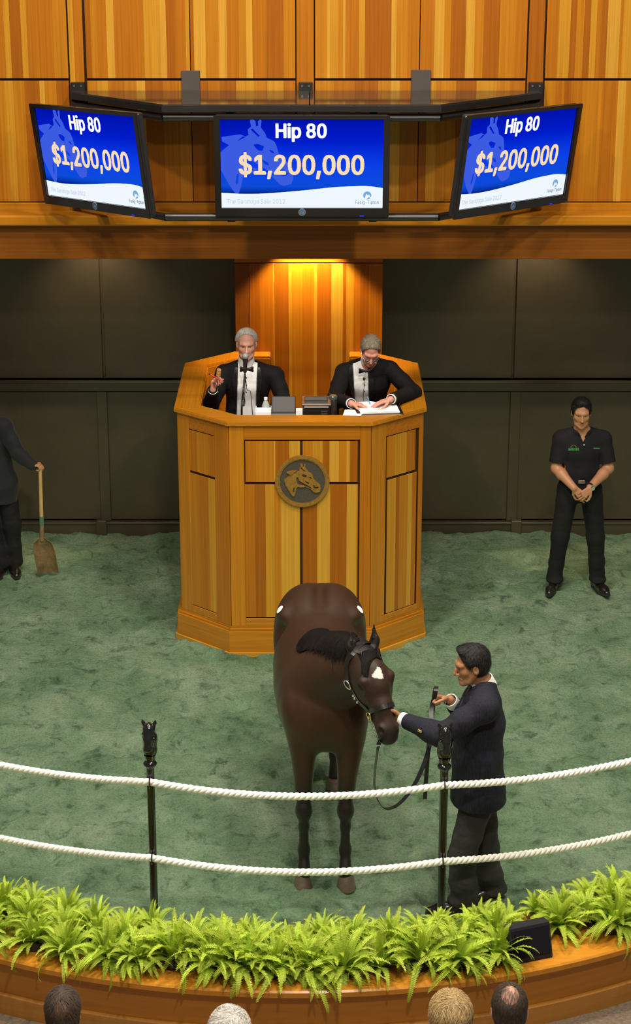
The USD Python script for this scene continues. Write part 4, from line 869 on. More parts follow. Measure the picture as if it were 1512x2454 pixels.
def hair(parent, c, f, u, m_, thick=.014, line=(.062, .080), tilt=.75, nape=-.085, noise=.003, nscale=55, sc=.95, wide=1.0, crown=None, side=1.0, seed=1, bald=None, h=.004, n=1800, length=.032, lift=.004, fwd=.0, width=.0022, vary=.45, mess=.28):
    """a shaped cap of hair covered with lying strands"""
    Q, fr, k = head_frame(c, f, u, sc); r, f_, u_ = fr
    H = Field(np.asarray(c) - .17, np.asarray(c) + .19, h); t = thick
    H.ell(Q(0, -.014, .034), ((.074 * wide + t * side) * k, (.095 + t) * k, (.086 + t) * k), .02, fr)
    H.ell(Q(0, -.036, -.030), ((.066 * wide + t * side * .6) * k, (.066 + t * .7) * k, (.060) * k), .03, fr)
    if crown is not None: H.ell(Q(*crown[:3]), crown[3], .03, fr)
    nn = unit(f_ * tilt - u_ * (1 - tilt)); H.cut(Q(0, line[0], line[1]), nn, .012)
    H.cut(Q(0, 0, nape), -u_, .01)
    for s in (-1, 1): H.ell(Q(s * .088 * wide, .000, -.020), (.030, .026, .040), .006, fr, 'sub')
    H.ell(Q(0, .075, -.03), (.085, .075, .105), .012, fr, 'sub')
    M = H.mesh(noise, nscale, seed); R = np.random.default_rng(seed)
    p0, fi = trimesh.sample.sample_surface(M, n, seed=seed); nf = M.face_normals[fi]; out = p0 - np.asarray(c); ok = np.sum(nf * out, 1) > 0
    if bald is not None:
        b = (p0 - Q(*bald[:3])) @ np.array(fr).T / np.array(bald[3]); ok &= (np.linalg.norm(b, axis=1) > 1.0) | (R.uniform(0, 1, len(p0)) < .62)
        B_ = Field(np.asarray(c) - .17, np.asarray(c) + .19, h); B_.D = H.D.copy(); B_.ell(Q(*bald[:3]), bald[3], .012, fr, 'sub'); M = B_.mesh(noise, nscale, seed)
    p0, nf = p0[ok], nf[ok]; N = len(p0)
    top = Q(0, -.035, .13); d = p0 - top; d = d / np.linalg.norm(d, axis=1)[:, None] - u_ * .25 + f_ * fwd + R.normal(0, mess * .6, (N, 3)); L = length * R.uniform(.6, 1.25, N); p, rows = p0.copy(), [p0 - nf * .002]; sg = 4
    for i in range(sg):
        d = d + (np.stack([meshkit.noise(p * 24 + 7 * k2, seed) for k2 in range(3)], 1) - .5) * mess * 2.6; g = H.grad(p); d = d - g * np.sum(d * g, 1)[:, None]; d = d / (np.linalg.norm(d, axis=1)[:, None] + 1e-9); p = p + d * (L / sg)[:, None]; dist = H.at(p); p = p - H.grad(p) * np.clip(dist - lift * (i + 1) / sg, -.02, .004)[:, None] * .8; rows.append(p.copy())
    rows = np.array(rows); g = H.grad(p0); sd = np.cross(d, g); sd = sd / (np.linalg.norm(sd, axis=1)[:, None] + 1e-9); w = (width * np.array([.8, 1, 1, .8, .25]))[:, None, None] * .5
    A, B = rows + sd * w, rows - sd * w; vv = np.concatenate([A, B]).reshape(-1, 3); ids = np.arange(2 * (sg + 1) * N).reshape(2, sg + 1, N)
    q = np.stack([ids[0, :-1], ids[0, 1:], ids[1, 1:], ids[1, :-1]], -1).reshape(-1, 4); nv = len(M.vertices); tri = np.vstack([M.faces, q[:, [0, 1, 2]] + nv, q[:, [0, 2, 3]] + nv])
    tn = np.tile(R.uniform(1 - vary, 1 + vary, N), 2 * (sg + 1)); tint = np.concatenate([np.full(nv, .72), tn])[:, None] * np.ones(3)
    return obj('hair', (np.vstack([M.vertices, vv]), tri), m_, parent, smooth=True, tint=tint)
def hand(S, w, d, n, side, curl=(.5, .5, .5, .5), sc=1.0, thumb=(.35, .5), spread=.10, tk=.35):
    """w wrist, d along the palm, n the way the palm faces, side +1/-1 puts the thumb at cross(d, n) * side"""
    w = np.asarray(w, float); d = unit(d); n = unit(np.asarray(n, float) - d * np.dot(n, d)); l = np.cross(d, n) * side
    offs, lens, rr = (.029, .010, -.010, -.028), ((.044, .026, .021), (.048, .030, .022), (.044, .028, .021), (.034, .021, .018)), (.0090, .0092, .0088, .0078)
    for i in range(4):
        kn = w + sc * (d * (.088 - .006 * abs(i - 1)) + l * offs[i]); S.cap(w + sc * (d * .012 + l * offs[i] * .55), kn, .0125 * sc, .0108 * sc, .012)
        dd = unit(d + l * offs[i] * spread / .03); p, a = kn, 0.0
        for j in range(3):
            a += curl[i] * (1.0, 1.15, .75)[j]; q = p + sc * lens[i][j] * (dd * math.cos(a) + n * math.sin(a)); S.cap(p, q, rr[i] * sc * (1 - .06 * j), rr[i] * sc * (.94 - .08 * j), .004); p = q
    b = w + sc * (d * .022 + l * .022); td = unit(d * .62 + l * .72 + n * tk); p = b; a = td
    for j, (L, r0, r1) in enumerate(((.040, .0150, .0112), (.032, .0108, .0098), (.025, .0096, .0082))):
        q = p + sc * L * a; S.cap(p, q, r0 * sc, r1 * sc, .008 if j == 0 else .004); p = q; a = unit(a + d * thumb[0] + n * thumb[1] - l * .25)
def arm(S, s, e, w, o=0.0, rs=(.052, .041, .036, .0275), k=.02, end=1.0):
    w2 = lerp(e, w, end); S.cap(s, lerp(s, e, .5), rs[0] + o, rs[0] * .93 + o, k); S.cap(lerp(s, e, .5), e, rs[0] * .93 + o, rs[1] + o, k)
    m = lerp(e, w, .3); S.cap(e, lerp(e, w2, .3), rs[1] + o, rs[1] * 1.02 + o, k); S.cap(lerp(e, w2, .3), w2, rs[1] * 1.02 + o, rs[3] + o + (1 - end) * .008, k)
def leg(S, h, kn, a, o=0.0, rs=(.086, .056, .054, .037), k=.025):
    S.cap(h, kn, rs[0] + o, rs[1] + o, k); m = lerp(kn, a, .3); S.cap(kn, m, rs[1] + o, rs[2] + o, k); S.cap(m, a, rs[2] + o, rs[3] + o, k)
def torso(S, J, o=0.0, k=.035, wide=1.42, deep=1.0, low=True):
    rd = unit(J['sb'] - J['sa']); fl = (rd, wide); d = deep
    if low: S.cap(J['pel'], J['waist'], .108 * d + o, .100 * d + o, k, fl)
    S.cap(J['waist'], J['chest'], .100 * d + o, .112 * d + o, k, fl); S.cap(J['chest'], lerp(J['chest'], J['neck'], .55), .112 * d + o, .082 * d + o, k, fl)
    S.cap(J['sa'], J['sb'], .055 + o * .75, .055 + o * .75, .05)
    for s in ('sa', 'sb'): S.cap(lerp(J['neck'], J[s], .12) + V(0, 0, .012), lerp(J['neck'], J[s], .92), .042 + o * .7, .048 + o * .75, .04)
def bounds(*pts, pad=.2):
    P = np.array([np.asarray(p, float) for p in pts]); return P.min(0) - pad, P.max(0) + pad
def ring_at(a, b, r, th, m_, parent, name, n=20, flat=None):
    """a cuff or collar: a short open sleeve from a to b"""
    a, b = np.asarray(a, float), np.asarray(b, float); d = unit(b - a); prof = lambda t, rr: (t, rr)
    x = unit(np.cross(d, V(.31, .2, .93))); y = np.cross(d, x); an = np.linspace(0, 2 * math.pi, n, endpoint=False); L = np.linalg.norm(b - a)
    R0, R1 = (r, r) if np.ndim(r) == 0 else r
    rows = [(0, R0 - th), (0, R0), (L, R1), (L, R1 - th)]; v = np.vstack([a + d * t + rr * (np.cos(an)[:, None] * x + np.sin(an)[:, None] * y) for t, rr in rows])
    i = np.arange(4)[:, None] * n; i2 = (np.arange(4)[:, None] + 1) % 4 * n; j = np.arange(n)[None]; k = (j + 1) % n
    q = np.stack([i + j, i + k, i2 + k, i2 + j], -1).reshape(-1, 4); m = trimesh.Trimesh(v, np.vstack([q[:, [0, 1, 2]], q[:, [0, 2, 3]]]), process=False); m.fix_normals()
    return obj(name, m, m_, parent, smooth=40)
def shoe(parent, heel, d, m_, L=.28, z0=0.0, name='shoe', tall=.09):
    h = np.array([heel[0], heel[1], z0]); d = unit(V(d[0], d[1], 0)); P = lambda a, z: h + d * a + V(0, 0, z)
    S = Field(*bounds(P(-.02, -.02), P(L, .14), pad=.07), .004)
    S.cap(P(.035, .042), P(.04, tall), .036, .040, .03); S.chain([P(.035, .036), P(.12, .036), P(.20, .026), P(L - .035, .020)], [.037, .038, .044, .030], .03)
    S.cap(P(.06, .08), P(.15, .048), .036, .026, .03); S.cut(h, V(0, 0, -1)); sh = obj(name, S.mesh(), m_, parent, smooth=True)
    T = Field(*bounds(P(-.02, -.02), P(L, .14), pad=.07), .005); T.chain([P(.035, .015), P(.12, .015), P(.20, .012), P(L - .035, .012)], [.040, .040, .047, .034], .02); T.cut(P(0, .014), V(0, 0, 1)); T.cut(h - V(0, 0, .006), V(0, 0, -1)); obj('sole', T.mesh(), mat('sole', (.01, .009, .008), .7), sh)
    return sh
def strip(fn_x, B, rd, up, fd, lo, hi): 
    """signed region: |across| < fn_x(height), in front of the spine, measured from B"""
    def f(X, Yy, Z):
        X, Yy, Z = X - B[0], Yy - B[1], Z - B[2]; x = X * rd[0] + Yy * rd[1] + Z * rd[2]; y = X * fd[0] + Yy * fd[1] + Z * fd[2]; z = X * up[0] + Yy * up[1] + Z * up[2]
        return np.maximum(np.abs(x) - fn_x(z), -y)
    return f

skin_a = mat('skin_fair', (.60, .300, .215), .50, .35, var=.10, vscale=28, bump=.03, bscale=260)
skin_b = mat('skin_ruddy', (.60, .265, .190), .50, .35, var=.12, vscale=28, bump=.03, bscale=260)
skin_e = mat('skin_rosy', (.46, .24, .165), .5, .3, var=.12, vscale=28)
skin_c = mat('skin_olive', (.40, .185, .085), .48, .4, var=.10, vscale=28, bump=.03, bscale=260)
skin_d = mat('skin_tan', (.42, .195, .095), .48, .4, var=.10, vscale=28, bump=.03, bscale=260)
tux = mat('tuxedo_cloth', (.0075, .0070, .0072), .8, .16, var=.2, vscale=9, bump=.12, bscale=300)
satin = mat('satin', (.010, .010, .011), .34, .5, var=.1)
shirt_w = mat('white_shirt', (.80, .80, .79), .75, .2, var=.03, bump=.05, bscale=40)
navy = mat('navy_pinstripe', (.0165, .0172, .025), .85, .16, var=.45, vscale=140, stretch=(1, 1, .1), bump=.15, bscale=300)
grey_t = mat('charcoal_trousers', (.033, .031, .029), .85, .16, var=.15, vscale=12, bump=.12, bscale=260)
black_t = mat('black_trousers', (.008, .008, .0085), .8, .18, var=.2, vscale=10, bump=.1, bscale=260)
polo_m = mat('black_polo', (.0125, .0120, .0135), .88, .14, var=.15, vscale=10, bump=.2, bscale=340)
shoe_m = mat('black_shoe', (.010, .008, .007), .22, .55, var=.2, vscale=20)
hair_w, hair_g, hair_k = (mat(n_, c_, .65, .3, var=.2, vscale=90, tint=True) for n_, c_ in (('white_hair', (.60, .57, .50)), ('grey_hair', (.22, .185, .13)), ('black_hair', (.014, .012, .0115))))
XR = V(1, 0, 0)

def tux_man(name_label, J, hands, strip_w, hair_kw, sk, hm, seat_z, floor_z, head_u, bow_c, bow_d):
    t = thing('person', name_label, 'person', (J['pel'][0], J['pel'][1], floor_z))
    f, u = J['f'], head_u; rd = unit(J['sb'] - J['sa']); up = unit(J['neck'] - J['pel']); fd = np.cross(rd, up); fd = fd if fd[1] < 0 else -fd
    knees = [J['pel'] + V(s * .11, -.40, .03) for s in (-1, 1)]; ank = [np.array([k_[0], k_[1] - .02, floor_z + .09]) for k_ in knees]
    lo, hi = bounds(J['pel'], J['sa'], J['sb'], J['ea'], J['eb'], J['wa'], J['wb'], J['head'] + V(0, 0, .05), *ank, pad=.16)
    S = Field(lo, hi, .004); torso(S, J)
    S.cap(J['neck'] - V(0, 0, .03), J['head'] + unit(J['neck'] - J['head']) * .03, .058, .054, .03)
    head_sdf(S, J['head'], f, u, .95, hair_kw.get('wide', 1.0))
    arm(S, J['sa'], J['ea'], J['wa']); arm(S, J['sb'], J['eb'], J['wb'])
    for h_ in hands: hand(S, **h_)
    for k_, a_ in zip(knees, ank): leg(S, J['pel'] + V((k_ - J['pel'])[0] * .85, 0, 0), k_, a_); S.cap(a_, a_ + V(0, -.13, -.05), .038, .03, .02)
    obj('body', S.mesh(), sk, t, smooth=True)
    # jacket: open down the front
    C = Field(lo, hi, .006); torso(C, J, .022, wide=1.40)
    C.cap(J['pel'] + up * .02, J['pel'] - up * .06, .128, .135, .04, (rd, 1.35))
    B = J['pel'] - up * .2
    arm(C, J['sa'], J['ea'], J['wa'], .020, end=.90); arm(C, J['sb'], J['eb'], J['wb'], .020, end=.90)
    C.carve(strip(lambda z: strip_w + 0 * z, B, rd, up, fd, lo, hi), *bounds(J['chest'], J['pel'], pad=.28))
    C.ell(J['neck'] + up * .035 + fd * .01, (.070, .068, .075), .01, mode='sub')
    obj('jacket', C.mesh(.0045, (9, 9, 14), 3), tux, t, smooth=True)
    # satin lapels on the opening's edges
    Lp = Field(lo, hi, .006); torso(Lp, J, .027, wide=1.40); zc_ = np.dot(J['chest'] - B, up); zn = np.dot(J['neck'] - B, up)
    def lap(X, Yy, Z):
        X, Yy, Z = X - B[0], Yy - B[1], Z - B[2]; x = X * rd[0] + Yy * rd[1] + Z * rd[2]; y = X * fd[0] + Yy * fd[1] + Z * fd[2]; z = X * up[0] + Yy * up[1] + Z * up[2]
        w = np.clip(.052 * (1 - np.abs(z - (zn - .10)) / .26), .004, .06); return np.maximum(np.maximum(np.abs(np.abs(x) - strip_w - w * .5) - w * .5, -y + .02), np.maximum(z - zn - .01, zc_ - .22 - z))
    Lp.carve(lap, lo, hi, 'int'); obj('lapel', Lp.mesh(.001, 10, 4), satin, t, smooth=True)
    # shirt front, collar, cuffs
    W = Field(lo, hi, .006); torso(W, J, .009, wide=1.40)
    W.carve(strip(lambda z: strip_w + .03 + 0 * z, B, rd, up, fd, lo, hi), lo, hi, 'int'); 
    obj('shirt_front', W.mesh(.002, (14, 14, 4), 6), shirt_w, t, smooth=True)
    nk = J['neck'] + up * .015; hd_ = lerp(nk, J['head'], .36); ring_at(nk, hd_, (.070, .066), .006, shirt_w, t, 'collar')
    for i in range(3):
        pb = bow_c - up * (.075 + .065 * i); pb = pb + fd * 0; m = trimesh.creation.icosphere(subdivisions=1, radius=.0055); m.apply_translation(pb + fd * (.004)); obj('shirt_stud', m, black_plastic, t)
    for e_, w_ in ((J['ea'], J['wa']), (J['eb'], J['wb'])): dd = unit(w_ - e_); ring_at(lerp(e_, w_, .86), w_ - dd * .002, (.043, .041), .005, shirt_w, t, 'cuff')
    bt = Field(bow_c - .09, bow_c + .09, .003); r_ = unit(bow_d); un = unit(np.cross(r_, fd)); un = un if un[2] > 0 else -un
    for s in (-1, 1): bt.cap(bow_c, bow_c + r_ * s * .030, .006, .013, .004); bt.cap(bow_c + r_ * s * .018 + un * .004, bow_c + r_ * s * .050 + un * .015, .008, .008, .01); bt.cap(bow_c + r_ * s * .018 - un * .004, bow_c + r_ * s * .050 - un * .015, .008, .008, .01); bt.cap(bow_c + r_ * s * .048 + un * .016, bow_c + r_ * s * .048 - un * .016, .008, .008, .006)
    bt.ell(bow_c + fd * .006, (.011, .011, .012), .003); obj('bow_tie', bt.mesh(), satin, t, smooth=True)
    T = Field(lo, hi, .010)
    for k_, a_ in zip(knees, ank): leg(T, J['pel'] + V((k_ - J['pel'])[0] * .85, 0, 0), k_, a_, .016, (.088, .066, .06, .055))
    T.cap(J['pel'] + V(-.05, 0, 0), J['pel'] + V(.05, 0, 0), .115, .115, .03); T.cut(ank[0] + V(0, 0, -.05), V(0, 0, -1)); obj('trousers', T.mesh(), tux, t, smooth=True)
    for a_ in ank: shoe(t, (a_[0], a_[1] + .06), (0, -1), shoe_m, z0=floor_z)
    eyes(t, J['head'], f, u, brow=hair_kw.pop('brow', (.2, .17, .13)))
    hair(t, J['head'], f, u, hm, **hair_kw); return t

# the auctioneer with the gavel
c = atY(591, 823, 15.90); J = dict(head=c, f=V(.02, -.99, -.10), neck=c + V(-.008, .045, -.200)); J['chest'] = J['neck'] + V(.005, .03, -.17); J['waist'] = J['chest'] + V(0, .04, -.22); J['pel'] = V(J['neck'][0] - .012, 16.02, 1.60)
J['sa'], J['sb'] = atY(537, 895, 15.96), atY(660, 900, 15.96); J['ea'], J['wa'] = atY(506, 972, 15.78), atY(510, 934, 15.54); J['eb'], J['wb'] = atY(681, 965, 15.82), atY(650, 984, 15.56)
GH = J['wa'].copy()
bowA = atY(591, 885, 15.72)
auctioneer = tux_man('white-haired person in a black tuxedo at the microphone, raising a gavel', J,
    [dict(w=J['wa'], d=V(.10, -.10, 1), n=V(.75, -.35, -.1), side=1, curl=(1.0, 1.15, 1.2, 1.2), thumb=(.3, .5)), dict(w=J['wb'], d=V(-.8, -.6, -.1), n=V(0, 0, -1), side=1, curl=(.3, .3, .3, .3))],
    .080, dict(thick=.014, line=(.046, .092), tilt=.66, nape=-.085, side=1.3, brow=(.30, .26, .22), seed=4, length=.04, fwd=-.5, wide=1.07), skin_a, hair_w, 1.5, 1.06, Z3, bowA, XR)
# the clerk beside him, bent over the ledger and writing
c = atY(888, 838, 15.72); fB = V(.06, -.80, -.60); uB = V(.10, -.55, .83)
J = dict(head=c, f=fB, neck=c + V(-.012, .135, -.150)); J['chest'] = J['neck'] + V(-.01, .05, -.17); J['waist'] = J['chest'] + V(-.01, .08, -.20); J['pel'] = V(J['neck'][0] - .02, 16.08, 1.60)
J['sa'], J['sb'] = atY(824, 893, 15.90), atY(934, 887, 15.90); J['ea'], J['wa'] = atY(800, 957, 15.62), atY(842, 967, 15.19); J['eb'], J['wb'] = atY(992, 940, 15.58), atY(936, 957, 15.20)
bowB = atY(876, 889, 15.70)
clerk = tux_man('grey-haired person in a black tuxedo bent over an open ledger, writing', J,
    [dict(w=J['wa'], d=V(.95, -.12, -.10), n=V(.1, -.1, -1), side=-1, curl=(.30, .35, .45, .5), thumb=(.5, .4)), dict(w=J['wb'], d=V(-.93, -.18, -.22), n=V(0, 0, -1), side=1, curl=(.15, .15, .18, .2), thumb=(.4, .1))],
    .060, dict(thick=.012, line=(.060, .080), tilt=.72, nape=-.085, side=1.1, brow=(.16, .12, .08), seed=9, length=.045, fwd=-.2, vary=.6), skin_b, hair_g, 1.5, 1.06, uB, bowB, XR)
Q, fr, k_ = head_frame(c, fB, uB)
SPX = None
gl = []
for s in (-1, 1):
    th = np.linspace(0, 2 * math.pi, 19); gl.append(tube(np.array([Q(s * .032 + .021 * math.cos(a), .112, -.026 + .013 * math.sin(a)) for a in th]), .0016, 5, False)); gl.append(tube(np.array([Q(s * .053, .110, -.022), Q(s * .078, .06, -.012), Q(s * .084, -.005, .0)]), .0016, 5))
gl.append(tube(np.array([Q(-.012, .114, -.024), Q(0, .118, -.021), Q(.012, .114, -.024)]), .0016, 5))
SPX = obj('spectacles', cat_(gl), chrome, clerk, smooth=True)
for s in (-1, 1):
    a = np.linspace(0, 2 * math.pi, 18, endpoint=False); pts = np.array([Q(s * .032, .112, -.026)] + [Q(s * .032 + .02 * math.cos(x), .112, -.026 + .012 * math.sin(x)) for x in a]); obj('lens', (pts, np.array([(0, 1 + i, 1 + (i + 1) % 18) for i in range(18)])), usdkit.material(stage, '/World/Looks/lens_%d' % (s + 1), {'t': ('transparent_bsdf', {}), 'g': ('glossy_bsdf', {'roughness': .05}), 'm': ('mix_closure', {'fac': .22})}, [('t.BSDF', 'm.closure1'), ('g.BSDF', 'm.closure2')], surface='m.closure'), SPX)
# lapel microphones on the shirt fronts
for tt, px, py, Y_ in ((auctioneer, 587, 914, 15.72), (clerk, 872, 908, 15.68)):
    p = atY(px, py, Y_); m = trimesh.creation.icosphere(subdivisions=2, radius=.011); m.apply_scale([.8, .8, 1.3]); m.apply_translation(p); LM = obj('lapel_microphone', m, black_plastic, tt, smooth=True)
    obj('wire', tube(spline([p, p + V(.006, -.004, -.05), p + V(-.004, .0, -.12), p + V(.002, .01, -.20)], 5), .0018, 5), black_plastic, LM)

# ------------------------------------------------------------------ the groom at the horse's head
J = dict(head=atY(1131, 1591, 10.90), f=V(-.97, -.10, -.17), neck=atY(1160, 1645, 10.92))
J['sa'], J['sb'] = atY(1160, 1698, 10.70), atY(1148, 1676, 11.10); J['chest'] = lerp(J['sa'], J['sb'], .5) + V(-.015, 0, -.13); J['waist'] = J['chest'] + V(.000, 0, -.22); J['pel'] = J['waist'] + V(.01, 0, -.22)
J['ea'], J['wa'] = atY(1054, 1762, 10.62), atY(960, 1722, 10.80); J['eb'], J['wb'] = atY(1112, 1718, 11.12), atY(1078, 1677, 11.00)
HN, KN, AN = J['pel'] + V(-.005, -.075, -.03), atY(1108, 2048, 10.76), atY(1110, 2160, 10.80); HF, KF, AF = J['pel'] + V(.02, .085, -.03), atY(1163, 2035, 10.98), atY(1178, 2136, 10.985)
GR = thing('person', 'dark-haired groom in a navy pinstripe suit, holding the horse\'s halter and a raised strap', 'person', (1.03, 10.88, 0))
lo, hi = bounds(J['head'] + V(0, 0, .03), J['wa'], J['ea'], J['eb'], FIST, AN, AF, J['sb'], pad=.17); lo[2] = -.03
S = Field(lo, hi, .0042); torso(S, J); S.cap(J['neck'], J['head'] + V(.03, .01, -.03), .060, .057, .03); head_sdf(S, J['head'], J['f'], Z3, .97)
arm(S, J['sa'], J['ea'], J['wa']); arm(S, J['sb'], J['eb'], J['wb'])
hand(S, J['wa'], V(-.80, .42, .46), V(-.45, -.75, -.45), 1, curl=(.45, .5, .6, .6), thumb=(.4, .3))
hd_ = FIST - J['wb']; hand(S, J['wb'] + unit(hd_) * .012, V(-.93, -.1, .34), V(-.12, -.35, -.93), 1, curl=(1.3, 1.35, 1.4, 1.4), thumb=(.75, .55))
leg(S, HN, KN, AN); leg(S, HF, KF, AF)
obj('body', S.mesh(), skin_c, GR, smooth=True)
rd = unit(J['sb'] - J['sa']); fdg = V(-1, 0, 0)
C = Field(lo, hi, .006); torso(C, J, .038, wide=1.22, deep=1.05); C.chain([J['waist'], J['pel'], J['pel'] + V(0, 0, -.12), J['pel'] + V(0, 0, -.32)], [.138, .152, .160, .166], .05, (rd, 1.34)); hem = atY(1130, 1946, 10.72)
C.cut(V(0, 0, hem[2]), V(0, 0, -1), .004); arm(C, J['sa'], J['ea'], J['wa'], .021, end=.80, k=.04); arm(C, J['sb'], J['eb'], J['wb'], .021, end=.72)
C.carve(strip(lambda z: np.maximum(z, 0) * .33, J['chest'] + V(-.06, 0, -.12), rd, Z3, fdg, lo, hi), *bounds(J['chest'], J['neck'], pad=.25)); C.ell(J['neck'] + V(-.02, 0, .045), (.080, .076, .07), .01, mode='sub')
obj('jacket', C.mesh(.0075, (7, 7, 11), 5), navy, GR, smooth=True)
Lp = Field(lo, hi, .006); torso(Lp, J, .045, wide=1.22, deep=1.05); Bq = J['chest'] + V(-.06, 0, -.12)
def lapg(X, Yy, Z):
    y, z = Yy - Bq[1], Z - Bq[2]; e = np.maximum(z, 0) * .33; return np.maximum(np.maximum(np.maximum(e - np.abs(y), np.abs(y) - e - .045 * np.clip(z / .12, 0, 1)), X - J['neck'][0] - .06), np.maximum(.01 - z, z - .36))
Lp.carve(lapg, lo, hi, 'int'); obj('lapel', Lp.mesh(.001, 8, 2), navy, GR, smooth=True)
W = Field(lo, hi, .006); torso(W, J, .014, wide=1.22, deep=1.02); W.carve(strip(lambda z: .10 + 0 * z, J['waist'], rd, Z3, fdg, lo, hi), lo, hi, 'int'); W.cut(J['waist'], V(0, 0, -1)); obj('shirt_front', W.mesh(), shirt_w, GR, smooth=True)
ring_at(J['neck'] + V(.0, 0, .0), lerp(J['neck'], J['head'], .34) + V(.008, 0, 0), (.079, .070), .006, shirt_w, GR, 'collar')
tp = [J['neck'] + V(-.075, 0, .01), J['chest'] + V(-.135, 0, .05), J['chest'] + V(-.15, 0, -.08)]; obj('tie', band(spline(tp, 5), rd, .055, .012), mat('navy_tie', (.02, .024, .05), .5), GR)
for e_, w_ in ((J['ea'], J['wa']), (J['eb'], J['wb'])): ring_at(lerp(e_, w_, .74), lerp(e_, w_, .985), (.045, .044), .005, shirt_w, GR, 'cuff')
for i in range(3):
    b = atY(1000.5 + 6.5 * i - 4, 1751 + 1.2 * i, 10.62); m = trimesh.creation.icosphere(subdivisions=2, radius=.0085); m.apply_translation(C.stick(b[None], .002)[0]); obj('cuff_button', m, brass, GR, smooth=True)
wc = lerp(J['ea'], J['wa'], 1.06); wd = unit(J['wa'] - J['ea']); WT = ring_at(wc - wd * .009, wc + wd * .009, .0345, .005, brass, GR, 'watch')
m = trimesh.creation.cylinder(.019, .010, sections=24); m.apply_transform(trimesh.geometry.align_vectors([0, 0, 1], unit(V(-.1, -.85, -.4)))); m.apply_translation(wc + V(-.004, -.034, -.016)); obj('watch_case', m, chrome, WT)
T = Field(lo, hi, .007); T.cap(J['pel'], J['pel'] + V(0, 0, -.04), .115, .115, .04, (rd, 1.25))
for h_, k2, a_ in ((HN, KN, AN), (HF, KF, AF)): T.chain([h_, k2, lerp(k2, a_, .55), a_ + V(.012, 0, .01)], [.100, .086, .080, .085], .03); T.ell(a_ + V(-.02, -.01, .02), (.085, .075, .045), .02)
T.carve(lambda X, Yy, Z: .052 - Z + 0 * X + 0 * Yy, lo, hi, 'int')
obj('trousers', T.mesh(.011, (8, 8, 13), 8), grey_t, GR, smooth=True)
shoe(GR, (AN[0] + .06, AN[1] - .0), (-1, -.06), shoe_m, .30); shoe(GR, (AF[0] + .05, AF[1]), (-.9, -.42), shoe_m, .30)
eyes(GR, J['head'], J['f'], Z3, .97, (.012, .010, .008))
hair(GR, J['head'], J['f'], Z3, hair_k, thick=.012, line=(.066, .074), tilt=.80, nape=-.085, sc=.97, crown=(0, .045, .105, (.05, .05, .028)), seed=3, n=2600, length=.028, lift=.007, fwd=.5)

# ------------------------------------------------------------------ the security man by the wall
gx0 = 2.302; GY = 16.30
J = dict(head=atY(1393, 987, 16.26), f=V(-.03, -.985, -.16), neck=atY(1394, 1033, 16.31)); J['sa'], J['sb'] = atY(1344, 1052, 16.32), atY(1446, 1052, 16.32); J['chest'] = V(gx0, 16.31, 1.30); J['waist'] = V(gx0, 16.30, 1.08); J['pel'] = V(gx0, 16.30, .96)
J['ea'], J['wa'] = atY(1333, 1122, 16.28), atY(1375, 1169, 16.10); J['eb'], J['wb'] = atY(1458, 1122, 16.28), atY(1414, 1168, 16.09)
SG = thing('person', 'dark-haired guard in a black polo shirt, hands clasped before the dark wall', 'person', (gx0, GY, 0))
hips = [V(gx0 - .10, 16.30, .93), V(gx0 + .10, 16.30, .93)]; kn = [V(gx0 - .155, 16.28, .50), V(gx0 + .155, 16.28, .50)]; an = [V(gx0 - .185, 16.32, .09), V(gx0 + .195, 16.32, .09)]
lo, hi = bounds(J['head'] + V(0, 0, .03), J['ea'], J['eb'], *an, J['wa'], pad=.17); lo[2] = -.03
S = Field(lo, hi, .0042); torso(S, J); S.cap(J['neck'] - V(0, 0, .02), J['head'] + V(0, .02, -.03), .062, .058, .03); head_sdf(S, J['head'], J['f'], Z3, .97, 1.02)
arm(S, J['sa'], J['ea'], J['wa'], .004); arm(S, J['sb'], J['eb'], J['wb'], .004)
hand(S, J['wa'], V(.72, -.10, -.70), V(.15, .95, .0), -1, curl=(.22, .25, .28, .3), thumb=(.4, .0)); hand(S, J['wb'] + V(0, -.022, 0), V(-.70, -.05, -.70), V(.1, 1, .0), 1, curl=(.42, .45, .48, .5), thumb=(.6, .1), tk=.1)
for a, b, d in zip(hips, kn, an): leg(S, a, b, d)
obj('body', S.mesh(), skin_d, SG, smooth=True)
C = Field(lo, hi, .006); torso(C, J, .014)
for s_, e_ in ((J['sa'], J['ea']), (J['sb'], J['eb'])):
    q0 = lerp(s_, e_, .80); C.cap(s_, lerp(s_, e_, .4), .068, .070, .03); C.cap(lerp(s_, e_, .4), lerp(s_, e_, 1.0), .070, .073, .01); d = unit(e_ - s_)
    def cuffcut(X, Yy, Z, q0=q0, d=d):
        al = (X - q0[0]) * d[0] + (Yy - q0[1]) * d[1] + (Z - q0[2]) * d[2]; rr = np.sqrt(np.maximum((X - q0[0]) ** 2 + (Yy - q0[1]) ** 2 + (Z - q0[2]) ** 2 - al ** 2, 0)); return np.maximum(np.maximum(-al, rr - .085), al - .25)
    C.carve(cuffcut, q0 - .3, q0 + .3)
C.cut(V(0, 0, 1.035), V(0, 0, -1)); C.carve(strip(lambda z: np.maximum(z, 0) * .40, V(gx0, 16.3, 1.385), XR, Z3, -Y3, lo, hi), lo, hi); C.ell(J['neck'] + V(0, -.01, .05), (.075, .07, .07), .01, mode='sub')
obj('polo_shirt', C.mesh(.005, (9, 9, 14), 12), polo_m, SG, smooth=True)
